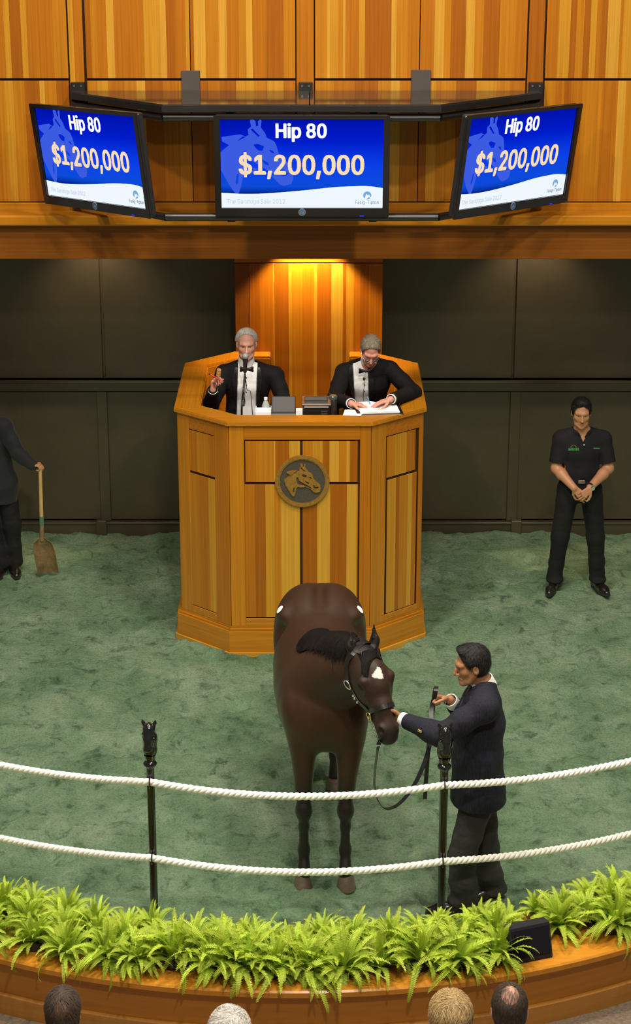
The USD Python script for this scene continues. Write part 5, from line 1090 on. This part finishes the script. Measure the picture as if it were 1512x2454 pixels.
cl_ = Field(J['neck'] - .16, J['neck'] + .16, .004); cl_.ell(J['neck'] + V(0, -.005, .0), (.095, .088, .065), .0); cl_.ell(J['neck'] + V(0, -.01, .03), (.078, .074, .09), .006, mode='sub'); cl_.carve(strip(lambda z: np.maximum(z + .06, 0) * .55, J['neck'], XR, Z3, -Y3, lo, hi), J['neck'] - .2, J['neck'] + .2); obj('collar', cl_.mesh(), polo_m, SG, smooth=True)
m = trimesh.creation.icosphere(subdivisions=1, radius=.006); m.apply_translation(V(gx0 - .002, 16.3 - .150, 1.383)); obj('shirt_button', m, white_paper, SG)
green = mat('green_print', (.045, .26, .07), .7, .2, var=.2, vscale=90)
for (x0, x1, zc_, rows) in ((-.150, -.042, 1.345, 2), (.098, .178, 1.348, 1)):
    for r_ in range(rows):
        n_l = 8 if rows == 2 else 9; W_ = (x1 - x0) / n_l
        for i in range(n_l):
            ps = V(gx0 + x0 + W_ * (i + .5), 16.05, zc_ - r_ * .014); q0 = C.stick(np.array([[ps[0], 16.17, ps[2]]]), .0015)[0]; m = bx((q0[0] - W_ * .36, q0[1] - .001, q0[2] - .0045), (q0[0] + W_ * .36, q0[1] + .003, q0[2] + .0045)); obj('shirt_print', m, green, SG)
    if rows == 2:
        a = np.linspace(0, math.pi, 14); pts = C.stick(np.array([[gx0 - .096 + .028 * math.cos(x), 16.17, zc_ + .010 + .026 * math.sin(x)] for x in a]), .002); obj('shirt_crest', tube(pts, .003, 5), mat('brown_print', (.16, .10, .03), .7), SG)
T = Field(lo, hi, .006); T.cap(J['pel'] + V(0, 0, .07), J['pel'] + V(0, 0, -.03), .116, .122, .03, (XR, 1.42))
for a, b, d in zip(hips, kn, an): T.chain([a, b, lerp(b, d, .6), d + V(0, 0, .02)], [.098, .078, .066, .070], .03); T.ell(d + V(0, -.02, .0), (.075, .09, .03), .02)
T.cut(V(0, 0, 1.05), V(0, 0, 1)); T.carve(lambda X, Yy, Z: .055 - Z + 0 * X + 0 * Yy, lo, hi, 'int'); obj('trousers', T.mesh(.007, (8, 8, 12), 4), black_t, SG, smooth=True)
Bt = Field(lo, hi, .006); Bt.cap(J['pel'] + V(0, 0, .05), J['pel'] + V(0, 0, .12), .121, .121, .01, (XR, 1.42)); Bt.cut(V(0, 0, 1.058), V(0, 0, 1)); Bt.cut(V(0, 0, 1.020), V(0, 0, -1)); BL = obj('belt', Bt.mesh(), leather, SG, smooth=True)
obj('belt_buckle', bx((gx0 - .035, 16.3 - .131, 1.022), (gx0 + .025, 16.3 - .119, 1.056), .004), mat('buckle', (.30, .24, .19), .3, .5, metal=.7), BL)
wc = lerp(J['eb'], J['wb'], .97); wd = unit(J['wb'] - J['eb']); WT = ring_at(wc - wd * .010, wc + wd * .010, .0375, .005, chrome, SG, 'watch'); m = trimesh.creation.cylinder(.019, .010, sections=24); m.apply_transform(trimesh.geometry.align_vectors([0, 0, 1], unit(V(.35, -.9, -.1)))); m.apply_translation(wc + unit(V(.35, -.9, -.1)) * .038); W2 = obj('watch_case', m, chrome, WT); 
for a_, d in zip(an, ((-.35, -1), (.35, -1))): shoe(SG, (a_[0] - d[0] * .06, a_[1] + .06), d, shoe_m, .29)
eyes(SG, J['head'], J['f'], Z3, .97, (.010, .008, .007)); hair(SG, J['head'], J['f'], Z3, hair_k, thick=.014, line=(.070, .070), tilt=.80, nape=-.07, sc=.97, wide=1.02, crown=(0, .03, .105, (.055, .06, .032)), seed=8, n=2600, length=.026, lift=.008, fwd=.4)

# ------------------------------------------------------------------ the attendant with the shovel at the left edge
P = lambda px, py, Y=16.74: atY(px, py, Y)
J = dict(head=P(-52, 955), f=V(.35, -.92, -.15), neck=P(-45, 1003)); J['sa'], J['sb'] = P(-92, 1022, 16.80), P(10, 1022, 16.70); J['chest'] = lerp(J['sa'], J['sb'], .5) + V(.01, .02, -.13); J['waist'] = J['chest'] + V(.04, .01, -.22); J['pel'] = J['waist'] + V(.03, 0, -.19)
J['ea'], J['wa'] = P(-108, 1098, 16.82), P(-95, 1165, 16.62); J['eb'], J['wb'] = P(44, 1088, 16.66), P(80, 1116, 16.56)
hips = [J['pel'] + V(-.09, 0, -.03), J['pel'] + V(.09, 0, -.03)]; an = [atZ(2, 1350, .09), atZ(34, 1344, .09)]; kn = [lerp(hips[0], an[0], .5) + V(-.01, -.02, 0), lerp(hips[1], an[1], .5) + V(.015, -.02, 0)]
SV = thing('person', 'attendant in a black suit at the left edge, one hand on the shovel', 'person', (J['pel'][0], 16.74, 0))
lo, hi = bounds(J['head'] + V(0, 0, .03), J['ea'], J['wb'] + V(.08, 0, 0), *an, J['wa'], pad=.17); lo[2] = -.03
S = Field(lo, hi, .006); torso(S, J); S.cap(J['neck'], J['head'] + V(0, .02, -.03), .060, .057, .03); head_sdf(S, J['head'], J['f'], Z3); arm(S, J['sa'], J['ea'], J['wa']); arm(S, J['sb'], J['eb'], J['wb'])
hand(S, J['wb'] + V(-.03, 0, .01), V(.93, -.05, .02), V(.1, .1, -1), 1, curl=(.95, 1.0, 1.05, 1.1), thumb=(.5, .5)); hand(S, J['wa'], V(.2, -.2, -1), V(1, 0, 0), -1)
for a, b, d in zip(hips, kn, an): leg(S, a, b, d)
obj('body', S.mesh(), skin_c, SV, smooth=True)
rd = unit(J['sb'] - J['sa']); suit = mat('black_suit', (.0105, .0115, .0125), .8, .25, var=.2, vscale=10, bump=.1, bscale=260, sheen=.08)
C = Field(lo, hi, .008); torso(C, J, .026, wide=1.38); C.chain([J['waist'], J['pel'], J['pel'] + V(0, 0, -.14)], [.128, .142, .15], .05, (rd, 1.32)); C.cut(J['pel'] + V(0, 0, -.16), V(0, 0, -1)); arm(C, J['sa'], J['ea'], J['wa'], .022, end=.93); arm(C, J['sb'], J['eb'], J['wb'], .022, end=.93); C.ell(J['neck'] + V(0, -.02, .045), (.075, .072, .07), .01, mode='sub'); obj('jacket', C.mesh(.006, (7, 7, 11), 15), suit, SV, smooth=True)
T = Field(lo, hi, .008); T.cap(J['pel'], J['pel'] + V(0, 0, -.04), .12, .12, .04, (rd, 1.3))
for a, b, d in zip(hips, kn, an): T.chain([a, b, lerp(b, d, .6), d], [.10, .082, .075, .078], .03)
T.carve(lambda X, Yy, Z: .05 - Z + 0 * X + 0 * Yy, lo, hi, 'int'); obj('trousers', T.mesh(.008, (8, 8, 12), 4), black_t, SV, smooth=True)
for a_, d in zip(an, ((-.1, -1), (.25, -1))): shoe(SV, (a_[0] - d[0] * .06, a_[1] + .05), d, shoe_m, .29)
hair(SV, J['head'], J['f'], Z3, hair_k, h=.006); eyes(SV, J['head'], J['f'], Z3)
# the shovel in his hand
hp, tip = atY(96, 1119, 16.55), atZ(103, 1372, .03); bp = lerp(hp, tip, .66); d = unit(bp - hp)
SH_ = thing('shovel', 'old wooden-handled scoop shovel held upright on the green footing', 'shovel', (tip[0], tip[1], 0))
ash = mat('ash_handle', (.46, .30, .11), .5, .35, var=.2, vscale=1, stretch=(40, 40, 3)); wornblade = mat('worn_blade', (.17, .105, .045), .6, .4, var=.5, vscale=14, bump=.2, bscale=60)
obj('handle', tube(np.array([hp - d * .012, lerp(hp, bp, .5), lerp(hp, bp, .72)]), .017, 12), ash, SH_, smooth=40); obj('ferrule', tube(np.array([lerp(hp, bp, .70), lerp(hp, bp, .82)]), .020, 12), mat('green_band', (.06, .14, .09), .5), SH_, smooth=40)
obj('socket', tube(np.array([lerp(hp, bp, .81), bp + d * .03]), [.018, .024], 12), wornblade, SH_, smooth=40)
td = unit(tip - bp); sd = unit(V(.97, .1, .0)); nd = unit(np.cross(sd, td)); nd = nd if nd[1] < 0 else -nd; Ls = np.linalg.norm(tip - bp); rows = []
for i in range(11):
    s = i / 10; w = (.070 + .022 * min(1, s * 3)) * (1 if s > .1 else .55 + 4.5 * s); rows.append([bp + td * Ls * s + sd * w * x + nd * (.045 * (abs(x) ** 2.2) * (1 if s < .9 else .8) - .01 + .02 * (1 - s)) + sd * .05 * s for x in np.linspace(-1, 1, 13)])
A = np.array(rows); n1, n2 = A.shape[:2]; ii = np.arange(n1 * n2).reshape(n1, n2); qd = np.stack([ii[:-1, :-1], ii[1:, :-1], ii[1:, 1:], ii[:-1, 1:]], -1).reshape(-1, 4); tri = np.vstack([qd[:, [0, 1, 2]], qd[:, [0, 2, 3]]]); av = A.reshape(-1, 3); nrm = trimesh.Trimesh(av, tri, process=False).vertex_normals
bnd = np.concatenate([ii[0], ii[1:, -1], ii[-1, ::-1][1:], ii[::-1, 0][1:-1]]); bn2 = np.roll(bnd, -1); off_ = len(av); rim_f = np.vstack([np.c_[bnd, bn2, bn2 + off_], np.c_[bnd, bn2 + off_, bnd + off_]])
bm_ = trimesh.Trimesh(np.vstack([av, av - nrm * .005]), np.vstack([tri, tri[:, ::-1] + off_, rim_f]), process=False); bm_.fix_normals(); obj('scoop', bm_, wornblade, SH_, smooth=50)

# ------------------------------------------------------------------ the public in front of the kerb, seen from behind
def spectator(label, px, py, ztop, cloth, hair_m, sk, hair_kw, f=V(0, 1, -.1), lift=0.0, sc=.97, w=.185, extra=None):
    c = atZ(px, py, ztop) + V(0, .06, -.125); t = thing('person', label, 'person', (c[0], c[1] - .1, -.045))
    J = dict(head=c, neck=c + V(0, -.05, -.17)); J['sa'], J['sb'] = J['neck'] + V(-w, -.02, -.055), J['neck'] + V(w, -.02, -.055 + lift); J['chest'] = J['neck'] + V(0, -.03, -.16); J['waist'] = J['chest'] + V(0, -.03, -.2); J['pel'] = V(c[0], c[1] - .12, .50)
    J['ea'], J['wa'] = J['sa'] + V(-.06, .06, -.26), J['sa'] + V(.03, .28, -.38); J['eb'], J['wb'] = J['sb'] + V(.06, .06, -.26), J['sb'] + V(-.03, .28, -.38 - lift)
    if extra: J.update(extra(J))
    kn = [J['pel'] + V(s * .12, .40, .02) for s in (-1, 1)]; an = [k_ + V(0, .03, -.46) for k_ in kn]; lo, hi = bounds(J['head'], J['ea'], J['eb'], J['wa'], J['wb'], *kn, *an, pad=.17)
    S = Field(lo, hi, .007); torso(S, J); S.cap(J['neck'], J['head'] + V(0, -.02, -.03), .062, .060, .03); head_sdf(S, J['head'], f, Z3, sc); arm(S, J['sa'], J['ea'], J['wa']); arm(S, J['sb'], J['eb'], J['wb'])
    hand(S, J['wa'], J['wa'] - J['ea'], V(0, 0, -1), 1); hand(S, J['wb'], J['wb'] - J['eb'], V(0, 0, -1), -1)
    for k_, a_ in zip(kn, an): leg(S, J['pel'] + V((k_ - J['pel'])[0] * .8, 0, 0), k_, a_)
    obj('body', S.mesh(), sk, t, smooth=True)
    C = Field(lo, hi, .008); torso(C, J, .016); arm(C, J['sa'], J['ea'], J['wa'], .016, end=.9); arm(C, J['sb'], J['eb'], J['wb'], .016, end=.9); C.ell(J['neck'] + V(0, .01, .05), (.07, .068, .07), .01, mode='sub'); obj('shirt', C.mesh(.006, 9, 3), cloth, t, smooth=True)
    ring_at(J['neck'] + V(0, 0, .0), J['neck'] + V(0, .005, .045), (.074, .070), .006, cloth, t, 'collar')
    T = Field(lo, hi, .010); T.cap(J['pel'] + V(-.05, 0, 0), J['pel'] + V(.05, 0, 0), .118, .118, .03)
    for k_, a_ in zip(kn, an): leg(T, J['pel'] + V((k_ - J['pel'])[0] * .8, 0, 0), k_, a_, .014)
    T.cut(an[0] + V(0, 0, -.04), V(0, 0, -1)); obj('trousers', T.mesh(), grey_t, t, smooth=True)
    for a_ in an: shoe(t, (a_[0], a_[1] - .05), (0, 1), shoe_m, z0=-.045)
    hair(t, J['head'], f, Z3, hair_m, sc=sc, h=.0045, **hair_kw); eyes(t, J['head'], f, Z3, sc); return t
brown_h = mat('brown_hair', (.070, .046, .032), .68, .28, var=.25, vscale=60, tint=True); blond_h = mat('blond_hair', (.42, .28, .12), .68, .28, var=.25, vscale=60, tint=True); silver_h = mat('silver_hair', (.60, .56, .50), .68, .28, var=.25, vscale=60, tint=True); dkbrown_h = mat('thin_brown_hair', (.055, .037, .026), .68, .28, var=.25, vscale=60, tint=True)
spectator('spectator with short greying brown hair thinning at the crown, at lower left', 145, 2386, 1.28, mat('dark_shirt', (.03, .03, .035), .8), brown_h, skin_c, dict(thick=.011, line=(.07, .075), tilt=.8, nape=-.10, seed=2, bald=(-.008, -.110, .066, (.046, .034, .040)), n=6500, length=.034, lift=.007, width=.0013, vary=.55, mess=.4), w=.17)
spectator('spectator with tousled silver hair, barely in view at the bottom edge', 548, 2442, 1.28, mat('cream_shirt', (.55, .50, .42), .8), silver_h, skin_a, dict(thick=.018, line=(.07, .07), tilt=.8, nape=-.10, noise=.014, nscale=30, seed=21, n=6000, length=.07, lift=.018, width=.0014, vary=.4, mess=.7))
spectator('spectator with layered blond hair at the bottom edge', 1083, 2402, 1.28, mat('pale_shirt', (.5, .45, .4), .8), blond_h, skin_a, dict(thick=.024, line=(.07, .07), tilt=.8, nape=-.14, noise=.012, nscale=(30, 30, 12), seed=31, side=1.1, n=6500, length=.06, lift=.012, width=.0017, vary=.55, mess=.6))
spectator('balding spectator in a light blue shirt at the bottom right', 1225, 2380, 1.30, mat('blue_shirt', (.36, .46, .72), .8, .2, var=.05), dkbrown_h, skin_e, dict(thick=.007, line=(.05, .095), tilt=.7, nape=-.10, seed=41, bald=(.004, -.070, .106, (.044, .066, .040)), n=6500, length=.026, lift=.003, width=.0012, vary=.5, mess=.35), sc=1.04, w=.24, extra=lambda J: dict(sb=J['neck'] + V(.275, .02, -.015), eb=J['neck'] + V(.36, .12, -.26), wb=J['neck'] + V(.24, .34, -.36)))
# ------------------------------------------------------------------ things on the podium and in hands
ZD = 1.81                                                          # the desk behind the counter
def desk(px, py, Y): p = atY(px, py, Y); return p
# gavel, upright in the fist
gc_ = atY(524, 893, 15.47)
GV = thing('gavel', 'small turned wooden gavel raised in the auctioneer\'s fist', 'gavel', gc_)
gw = mat('gavel_wood', (.52, .27, .07), .25, .5, var=.2, vscale=30)
gd = unit(V(.15, -.2, 1)); m = lathe([(0, -.030), (.017, -.030), (.019, -.024), (.016, -.019), (.018, -.014), (.019, 0), (.018, .014), (.016, .019), (.019, .024), (.017, .030), (0, .030)], (0, 0, 0), 24); m.apply_transform(trimesh.geometry.align_vectors([0, 0, 1], gd)); m.apply_translation(gc_); GHd = obj('gavel_head', m, gw, GV, smooth=40)
obj('gavel_handle', tube(np.array([gc_, gc_ + V(-.02, .01, -.05), gc_ + V(-.035, .02, -.085)]), [.007, .008, .010], 10), gw, GV, smooth=True)
pa, pb = atY(503, 897, 15.46), atY(534, 914, 15.44); PN = thing('pen', 'red pen held between the auctioneer\'s fingers', 'pen', lerp(pa, pb, .5)); obj('barrel', tube(np.array([pa, pb]), .0055, 10), mat('red_plastic', (.55, .02, .03), .3), PN, smooth=40); obj('pen_tip', tube(np.array([pb, pb + unit(pb - pa) * .012]), [.005, .001], 8), chrome, PN); obj('pen_cap', tube(np.array([pa - unit(pb - pa) * .010, pa + unit(pb - pa) * .004]), .006, 10), mat('dark_plastic', (.02, .01, .012), .4), PN)
# microphone on its stand
mh = atY(588, 858, 15.52); mb = atY(579, 990, 15.30); MI = thing('microphone', 'black microphone on a thin upright stand before the auctioneer', 'microphone', (mb[0], mb[1], ZD))
md = unit(V(.0, -.12, -1)); b0 = mh + V(-.004, -.02, -.115)
obj('stand', tube(spline([V(mb[0], mb[1], ZD + .01), V(mb[0] + .002, mb[1] + .02, ZD + .17), lerp(mb, b0, .55) + V(0, .02, 0), b0], 8), .0085, 10), black_metal, MI, smooth=True)
obj('stand_joint', tube(np.array([lerp(V(mb[0], mb[1], ZD), b0, .36), lerp(V(mb[0], mb[1], ZD), b0, .52)]) + V(0, .012, 0), .013, 10), black_metal, MI, smooth=True)
obj('stand_base', lathe([(0, 0), (.075, 0), (.075, .008), (.03, .018), (0, .02)], (mb[0], mb[1], ZD), 28), black_metal, MI, smooth=40)
obj('handle', tube(np.array([b0, lerp(b0, mh, .7), mh]), [.014, .018, .024], 16), black_plastic, MI, smooth=40)
m = trimesh.creation.icosphere(subdivisions=3, radius=.029); m.apply_translation(mh + V(0, -.003, .016)); obj('grille', m, mat('mic_grille', (.38, .42, .40), .45, .5, metal=.6, var=.35, vscale=400, bump=.4, bscale=500), MI, smooth=True)
obj('cable', tube(spline([b0 + V(.006, -.02, -.02), b0 + V(.015, -.02, -.14), lerp(b0, mb, .55) + V(.06, 0, .02), V(mb[0] + .085, mb[1] + .03, ZD + .12), V(mb[0] + .10, mb[1] + .02, ZD + .008)], 8), .0028, 6), black_plastic, MI, smooth=True)
# water bottle
wb_ = desk(637, 990, 15.34); BO = thing('water_bottle', 'small clear water bottle with a green label beside the white tray', 'bottle', (wb_[0], wb_[1], ZD)); o = V(wb_[0], wb_[1], ZD)
clear = usdkit.material(stage, '/World/Looks/clear_plastic', {'p': ('principled_bsdf', {'base_color': (.72, .78, .74), 'roughness': .12, 'alpha': .5})}, [], surface='p.BSDF')  # pale half-clear base colour stands in for whitish highlights on the bottle
obj('bottle_body', lathe([(0, .0), (.030, .0), (.033, .01), (.033, .06), (.031, .065), (.033, .07), (.033, .15), (.030, .165), (.018, .195), (.013, .205), (.013, .215), (0, .215)], o, 28), clear, BO, smooth=40); obj('label', lathe([(.0335, .078), (.0342, .08), (.0342, .140), (.0335, .142)], o, 28), mat('green_label', (.22, .48, .22), .5, var=.7, vscale=60), BO, smooth=40); obj('cap', lathe([(0, .228), (.0145, .228), (.0155, .224), (.0155, .208), (0, .208)], o, 20), white_paper, BO, smooth=40)
# white trays and slips on the desk
TR = thing('paper_tray', 'low white open tray with papers behind the counter edge', 'tray', (atY(640, 990, 15.12)[0], 15.14, ZD)); x0, x1 = atY(612, 990, 15.12)[0], atY(650, 990, 15.12)[0]
obj('tray', cat_([bx((x0, 15.06, ZD), (x1, 15.075, ZD + .19), .003), bx((x0, 15.24, ZD), (x1, 15.25, ZD + .17), .003), bx((x0, 15.07, ZD), (x0 + .006, 15.245, ZD + .185)), bx((x1 - .006, 15.07, ZD), (x1, 15.245, ZD + .185))]), white_paper, TR); obj('paper', bx((x0 + .01, 15.08, ZD), (x1 - .01, 15.235, ZD + .15)), white_paper, TR)
# tilted black screen, telephone set, steel tumbler, white box
def box_thing(name, label, cat, lo, hi, m_, bev=.004): 
    t = thing(name, label, cat, ((lo[0] + hi[0]) / 2, (lo[1] + hi[1]) / 2, lo[2])); obj('body', bx(lo, hi, bev), m_, t); return t
a, b = atY(651, 962, 15.2), atY(708, 990, 15.12); SCN = thing('tablet_display', 'dark grey tilted display panel between the bottle and the telephone', 'display', ((a[0] + b[0]) / 2, 15.2, ZD))
t_ = math.radians(22); u, v_, n_ = XR, V(0, math.sin(t_), math.cos(t_)), V(0, -math.cos(t_), math.sin(t_)); oc = V((a[0] + b[0]) / 2, 15.17, 2.03); hw_ = (b[0] - a[0]) / 2
obj('case', frame_box(oc, u, v_, n_, (-hw_, -.10, -.02), (hw_, .065, 0), .004), black_plastic, SCN); obj('panel', frame_box(oc, u, v_, n_, (-hw_ + .008, -.06, -.001), (hw_ - .008, .058, .002), .001), mat('grey_screen', (.075, .072, .070), .5, .4, var=.2, vscale=200), SCN); obj('foot', bx((oc[0] - hw_ - .01, 15.10, ZD), (oc[0] + hw_ + .01, 15.30, ZD + .16), .006), black_plastic, SCN)
x0, x1 = atY(726, 990, 15.25)[0], atY(790, 990, 15.25)[0]; TE = thing('telephone', 'black telephone set with a raised display, centre of the podium desk', 'telephone', ((x0 + x1) / 2, 15.25, ZD))
zt0, zt1, zt2 = atY(756, 990, 15.18)[2], atY(756, 968, 15.2)[2], atY(756, 951, 15.3)[2]
obj('base', bx((x0, 15.12, ZD), (x1, 15.40, zt1), .010), black_plastic, TE); obj('tray_lip', bx((x0 - .012, 15.17, zt1 - .012), (x1 + .012, 15.42, zt1 + .006), .005), mat('dark_grey_plastic', (.05, .05, .05), .3, .5), TE); obj('display', frame_box(V((x0 + x1) / 2, 15.26, zt1 + .005), XR, unit(V(0, .35, 1)), unit(V(0, -1, .35)), (-.095, 0, -.02), (.090, zt2 - zt1 + .01, 0), .006), mat('dark_brown_plastic', (.045, .036, .028), .35, .5), TE)
for i in range(3): obj('key_row', bx((x1 - .07, 15.116, zt1 - .045 - i * .018), (x1 - .02, 15.122, zt1 - .035 - i * .018)), mat('dark_grey_plastic', (.05, .05, .05), .3, .5), TE)
tb = atY(798, 990, 15.36); TU = thing('tumbler', 'brushed steel tumbler with a dark lid beside the telephone', 'tumbler', (tb[0], 15.36, ZD)); o = V(tb[0], 15.36, ZD); ht = atY(798, 947, 15.36)[2] - ZD
obj('cup', lathe([(0, 0), (.031, 0), (.034, .03), (.036, ht - .03), (.034, ht - .015), (0, ht - .015)], o, 28), mat('brushed_steel', (.16, .13, .11), .32, .5, metal=.8, var=.3, vscale=30), TU, smooth=40); obj('lid', lathe([(0, ht), (.026, ht), (.036, ht - .010), (.037, ht - .03), (0, ht - .03)], o, 28), mat('dark_lid', (.06, .07, .065), .2, .6), TU, smooth=40)
gb = atY(819, 990, 15.28); GL = thing('drinking_glass', 'short clear drinking glass between the tumbler and the clerk\'s cuff', 'glass', (gb[0], 15.28, ZD)); o = V(gb[0], 15.28, ZD); hg = atY(819, 972, 15.28)[2] - ZD
obj('glass', lathe([(0, 0), (.034, 0), (.041, hg), (.038, hg), (.031, .01), (0, .01)], o, 28), clear_glass('clear_glass', (.93, .95, .94), .14), GL, smooth=40); obj('water', lathe([(0, .012), (.031, .012), (.037, hg * .72), (0, hg * .72)], o, 28), clear_glass('water', (.88, .92, .90), .05), GL, smooth=40)
x0, x1 = atY(709, 990, 15.12)[0], atY(725, 990, 15.12)[0]; box_thing('small_box', 'small white box between the display panel and the telephone', 'box', (x0, 15.09, ZD), (x1, 15.15, atY(716, 982, 15.1)[2]), white_paper, .003)
# folded white papers under the ledger's corner
pz = ZT + .001; A0, A1 = atZ(826, 984, pz), atZ(850, 993, pz); PP = thing('paper', 'loose white sheets under the left corner of the ledger', 'paper', (A0[0], A0[1], pz)); 
for i in range(2): obj('sheet', frame_box(V((A0[0] + A1[0]) / 2 + .02 + .01 * i, 15.055, pz + .0015 * i), unit(V(1, -.12 - .1 * i, 0)), unit(V(.12 + .1 * i, 1, 0)), Z3, (-.07, -.06, 0), (.07, .10, .0012)), white_paper, PP)
# the open ledger on the counter
lc = atZ(906, 984, ZT); LG = thing('ledger', 'open ledger with white pages in a black leather binder on the podium counter', 'book', (lc[0], lc[1], ZT)); ang = math.radians(7); u = V(math.cos(ang), math.sin(ang), 0); v_ = V(-math.sin(ang), math.cos(ang), 0); oc = lc + V(.0, .03, .006); ctl = .06; vz = unit(v_ + V(0, 0, ctl)); nz = unit(np.cross(u, vz))
obj('cover', frame_box(oc, u, vz, nz, (-.185, -.15, -.004), (.185, .15, .004), .002), leather, LG)
for s in (-1, 1):
    pts = [];  xs_ = np.linspace(0, .158, 9)
    prof = [(x, .010 + .012 * math.sin(min(1, x / .05) * math.pi * .5) - .010 * (x / .158) ** 2) for x in xs_]
    poly = Polygon([(0, .004)] + [(x, z) for x, z in prof] + [(.158, .004)]); mm = trimesh.creation.extrude_polygon(poly, .25, engine='earcut'); w_ = mm.vertices.copy(); mm.vertices = oc + u * (s * w_[:, 0:1]) + nz * w_[:, 1:2] + vz * (w_[:, 2:3] - .12); mm.fix_normals(); obj('pages', mm, white_paper, LG)
for s in (-1, 1): obj('ring', tube(np.array([oc + vz * (s * .07) + u * x + nz * (.004 + .022 * math.sin((x + .016) / .032 * math.pi)) for x in np.linspace(-.016, .016, 9)]), .002, 5), brass, LG)
# the clerk's blue pen
pa, pb = atY(880, 951, 15.18), atY(887, 969, 15.12); PN = thing('pen', 'slim blue pen in the clerk\'s writing hand', 'pen', pb); obj('barrel', tube(np.array([pa, pb]), .0045, 10), mat('blue_plastic', (.10, .25, .50), .3), PN, smooth=40); obj('pen_tip', tube(np.array([pb, pb + unit(pb - pa) * .012]), [.004, .001], 8), chrome, PN)
